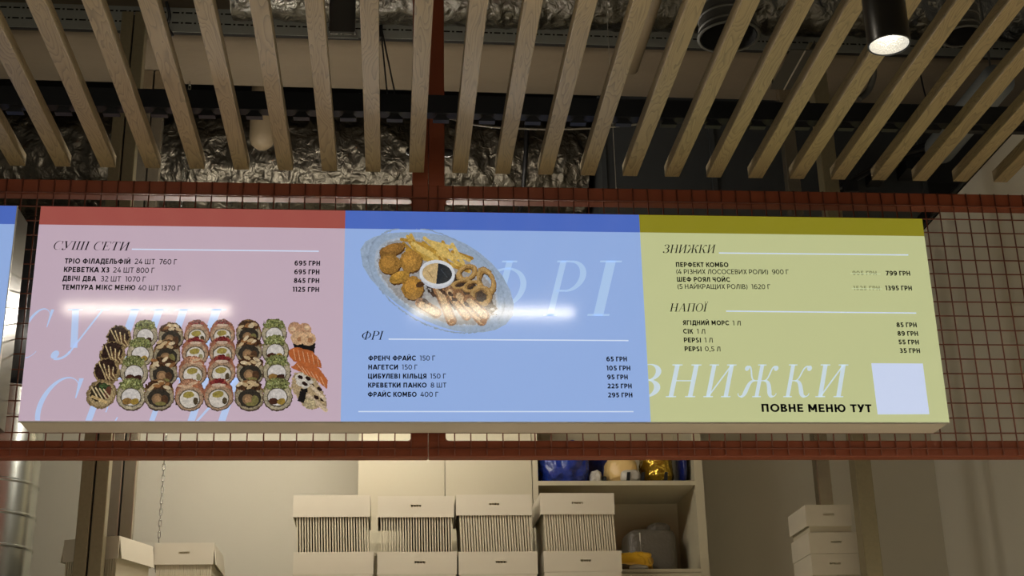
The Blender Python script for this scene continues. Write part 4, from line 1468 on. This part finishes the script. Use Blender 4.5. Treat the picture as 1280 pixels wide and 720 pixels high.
# ------------------------------------------------------------------ cartons packed with cardboard sheets
def carton(label, loc, w, d, zt, lid_h, tray_t, tray_h, ox=0.0, yaw=0.0, n=28, slot=(True, True), lean=0.0, flare=0.0, th_s=.0036, group='pale cartons packed with sheets', name='carton', tray_open=True):
    """Lid and tray boxes with upright sheets between them. loc: front corner of the lid; heights are absolute."""
    r = bpy.data.objects.new(name, None)
    COL.objects.link(r)
    z0 = tray_t - tray_h
    r.location = (loc[0], loc[1], z0)
    r.rotation_euler = (0, 0, yaw)
    r['_org'] = (0, 0, z0)
    tag(r, label, 'carton', group)
    th = .004

    def wall_with_slot(b, x0, x1, za, zb, y, zs, has, xs=0.0):
        if not has:
            b.box(x0, x1, y, y + th, za, zb)
            return
        xm, hw_, hh = (x0 + x1) / 2 + xs, .023, .0042
        b.box(x0, xm - hw_, y, y + th, za, zb)
        b.box(xm + hw_, x1, y, y + th, za, zb)
        b.box(xm - hw_, xm + hw_, y, y + th, za, zs - hh)
        b.box(xm - hw_, xm + hw_, y, y + th, zs + hh, zb)
    # lid
    b = MB()
    zl = zt - lid_h
    wall_with_slot(b, 0, w, zl, zt, 0, zt - lid_h * .46, slot[0])
    b.box(0, w, d - th, d, zl, zt)
    b.hexa([(0 - flare, th, zl), (th - flare, th, zl), (th - flare, d - th, zl), (-flare, d - th, zl), (0, th, zt), (th, th, zt), (th, d - th, zt), (0, d - th, zt)])
    b.hexa([(w - th + flare, th, zl), (w + flare, th, zl), (w + flare, d - th, zl), (w - th + flare, d - th, zl), (w - th, th, zt), (w, th, zt), (w, d - th, zt), (w - th, d - th, zt)])
    b.box(th, w - th, th, d - th, zt - th, zt)
    b.build('lid', M['carton'], r)
    # tray
    b = MB()
    wt = w + .010
    tx = ox - .005
    wall_with_slot(b, tx, tx + wt, z0, tray_t, -.003, tray_t - tray_h * .46, slot[1], 0.012)
    b.box(tx, tx + wt, d - th, d, z0, tray_t)
    b.box(tx, tx + th, -.003 + th, d - th, z0, tray_t).box(tx + wt - th, tx + wt, -.003 + th, d - th, z0, tray_t)
    b.box(tx + th, tx + wt - th, -.003 + th, d - th, z0, z0 + th)
    b.build('tray', M['carton'], r)
    # sheets stand between, leaning a little
    s0 = None
    rs = random.Random(label)
    for i in range(n):
        x = .008 + (w - .016) * (i + .5) / n + rs.uniform(-.0002, .0002)
        if s0 is None or lean:
            zb_, zt_ = z0 + th + .001, zt - th - .001
            sl = ox + .12 * lean * rs.uniform(-1, 1)
            b = MB()
            b.hexa([(-th_s + sl, .006, zb_), (th_s + sl, .006, zb_), (th_s + sl, d - .008, zb_), (-th_s + sl, d - .008, zb_),
                    (-th_s, .006, zt_), (th_s, .006, zt_), (th_s, d - .008, zt_), (-th_s, d - .008, zt_)])
            b.v = [p + Vector((x, 0, 0)) for p in b.v]
            s = b.build('sheet', M['sheet'], r)
            if s0 is None:
                s0 = s
        else:
            s = s0.copy()
            COL.objects.link(s)
            s.parent = r
            s.location.x = x - .008 - (w - .016) * .5 / n
    return r


ZL2 = 2.500
carton('pale carton packed with sheets, leftmost of the row of four, no slot in its lid', (-0.406, 5.80), .319, .30, 2.835, .091, 2.598, .092, .013, slot=(False, False), lean=.003, n=27, th_s=.0030)
carton('pale carton packed with dark-gapped sheets, second from the left of four', (-0.055, 5.80), .319, .30, 2.831, .090, 2.596, .093, .006, n=27, th_s=.0028)
carton('pale carton packed with sheets, third from the left of four', (0.273, 5.80), .320, .30, 2.836, .088, 2.595, .094, .014, n=27)
carton('pale carton packed with sheets, standing in front of the open shelving', (0.630, 5.80), .318, .30, 2.842, .091, 2.596, .087, .014, yaw=0.02, n=28)
for i, (x, lab) in enumerate(((-0.395, 'lower pale carton under the leftmost carton of the row of four'), (-0.052, 'lower pale carton under the second carton of the row of four'),
                              (0.285, 'lower pale carton under the third carton of the row of four'), (0.640, 'lower pale carton under the carton in front of the open shelving'))):
    zt = (2.505, 2.502, 2.500, 2.508)[i]
    carton(lab, (x, 5.797), .322, .30, zt, .09, 2.26, .095, .004, n=22, group='lower cartons under the row of four')
carton('narrow end-on pale carton with a slotted lid beside the hanging chain', (-0.962, 5.80), .240, .34, 2.640, .089, 2.26, .095, .004, n=26, slot=(True, True), flare=.012)
carton('turned pale carton standing behind the front double-channel post', (-1.286, 5.625), .245, .26, 2.622, .088, 2.26, .095, .003, yaw=-0.36, n=22, slot=(False, True), flare=.014)
carton('upper pale carton of the short stack beside the single posts, its lid pressed down', (1.713, 5.60), .193, .26, 2.746, .088, 2.632, .088, .008, n=26)
carton('lower pale carton of the short stack beside the single posts', (1.718, 5.597), .196, .26, 2.543, .086, 2.262, .096, .004, n=20)


# ------------------------------------------------------------------ bags on the shelves
def blob(name, m, label, cat, cx, cy, z0, rx, ry, h, amp=.02, sc=9.0, seed=0, parent=None, nu=110, nv=64, power=0.7):
    b = MB()
    rows_ = []
    for j in range(nv + 1):
        v = -PI / 2 + PI * j / nv
        r_ = []
        for i in range(nu + 1):
            u = 2 * PI * (i % nu) / nu
            sx = lambda a: math.copysign(abs(a) ** power, a)
            d = Vector((sx(math.cos(u)) * abs(math.cos(v)) ** power, sx(math.sin(u)) * abs(math.cos(v)) ** power, sx(math.sin(v))))
            p = Vector((cx + rx * d.x, cy + ry * d.y, z0 + h / 2 + h / 2 * d.z))
            s = Vector((seed * 3.3, seed * 1.7, 0))
            w_ = p + Vector((noise.noise(p * 7 + s), noise.noise(p * 7 - s), noise.noise(p * 7 + s * 2))) * .05
            f = .4 * noise.noise(p * sc * .6 + s) + .9 * (1 - 2 * abs(noise.noise(w_ * sc + s))) + .45 * (1 - 2 * abs(noise.noise(w_ * sc * 2.3 - s))) + .2 * (1 - 2 * abs(noise.noise(w_ * sc * 5 - s)))
            p = p + Vector((d.x * rx, d.y * ry, d.z * h / 2)).normalized() * amp * f * .7
            p.z = max(p.z, z0)
            r_.append(p)
        rows_.append(r_)
    b.grid(rows_)
    o = b.build(name, m, parent, smooth=True)
    if label:
        tag(o, label, cat)
    return o


S1, S2 = 2.996, 2.591
blob('plastic_bag', M['blue_bag'], 'shiny blue plastic bag on the upper shelf', 'bag', 0.805, 6.41, S1, .100, .105, .20, .032, 9, 1)
blob('plastic_bag', M['navy_bag'], 'second blue plastic bag behind the white wrapper on the upper shelf', 'bag', 1.0, 6.60, S1, .070, .055, .21, .018, 9, 2)
blob('wrapper', M['white_bag'], 'crumpled white wrapper between the blue and cream bags', 'wrapper', 0.955, 6.36, S1, .024, .04, .062, .012, 16, 3)
blob('wrapper', M['black'], 'small dark package on the upper shelf beside the cream bag', 'wrapper', 0.992, 6.345, S1, .010, .04, .035, .005, 16, 4)
cb = thing('food_bag', 'cream plastic food bag with black lettering on the upper shelf', 'bag', (1.09, 6.40, S1))
blob('bag_body', M['cream_bag'], None, None, 1.083, 6.40, S1, .072, .098, .135, .012, 9, 5, cb)
blob('white_patch', M['white_bag'], None, None, 1.110, 6.302, S1, .045, .030, .058, .004, 12, 6, cb)
b = MB()
for u in (786, 804, 833):
    c = at_y(u, 597, 6.266)
    b.hexa([(c.x - .012, 6.262, S1 + .004), (c.x + .004, 6.262, S1 + .004), (c.x + .004, 6.27, S1 + .004), (c.x - .012, 6.27, S1 + .004), (c.x - .006, 6.262, S1 + .042), (c.x + .008, 6.262, S1 + .042), (c.x + .008, 6.27, S1 + .042), (c.x - .006, 6.27, S1 + .042)])
b.build('lettering', M['dark_hole'], cb)
blob('foil_bag', M['gold_bag'], 'gold foil bag on the upper shelf beside the cream bag', 'bag', 1.256, 6.42, S1, .064, .10, .17, .018, 11, 7)
blob('plastic_bag', M['navy_bag'], 'dark navy package at the end of the upper shelf', 'bag', 1.371, 6.42, S1, .019, .12, .22, .005, 9, 8)
wp = thing('wrapped_bundle', 'grey textile bundle in clear wrap standing in the lower shelf compartment', 'bundle', (1.23, 6.5, S2))
blob('bundle_body', M['wrap_grey'], None, None, 1.222, 6.54, S2, .115, .115, .215, .006, 14, 9, wp, power=0.32)
blob('loose_wrap', M['wrap_grey'], None, None, 1.27, 6.52, S2 + .19, .05, .06, .06, .010, 16, 10, wp)
MB().tube([(1.165, 6.424, S2 + .01), (1.162, 6.424, S2 + .195)], .003, 6).build('seam', M['white_bag'], wp)
sn = thing('snack_bag', 'yellow snack packet lying in the lower shelf compartment', 'bag', (1.07, 6.33, S2))
blob('bag_body', M['yellow_bag'], None, None, 1.065, 6.345, S2 + .012, .118, .055, .066, .026, 13, 11, sn, power=.42)
blob('printed_side', M['foam'], None, None, 1.04, 6.292, S2, .075, .02, .028, .006, 20, 12, sn)
blob('silver_edge', M['white_bag'], None, None, 1.12, 6.289, S2, .045, .022, .022, .005, 20, 13, sn)

for o in SC.objects:
    if '_org' in o:
        del o['_org']
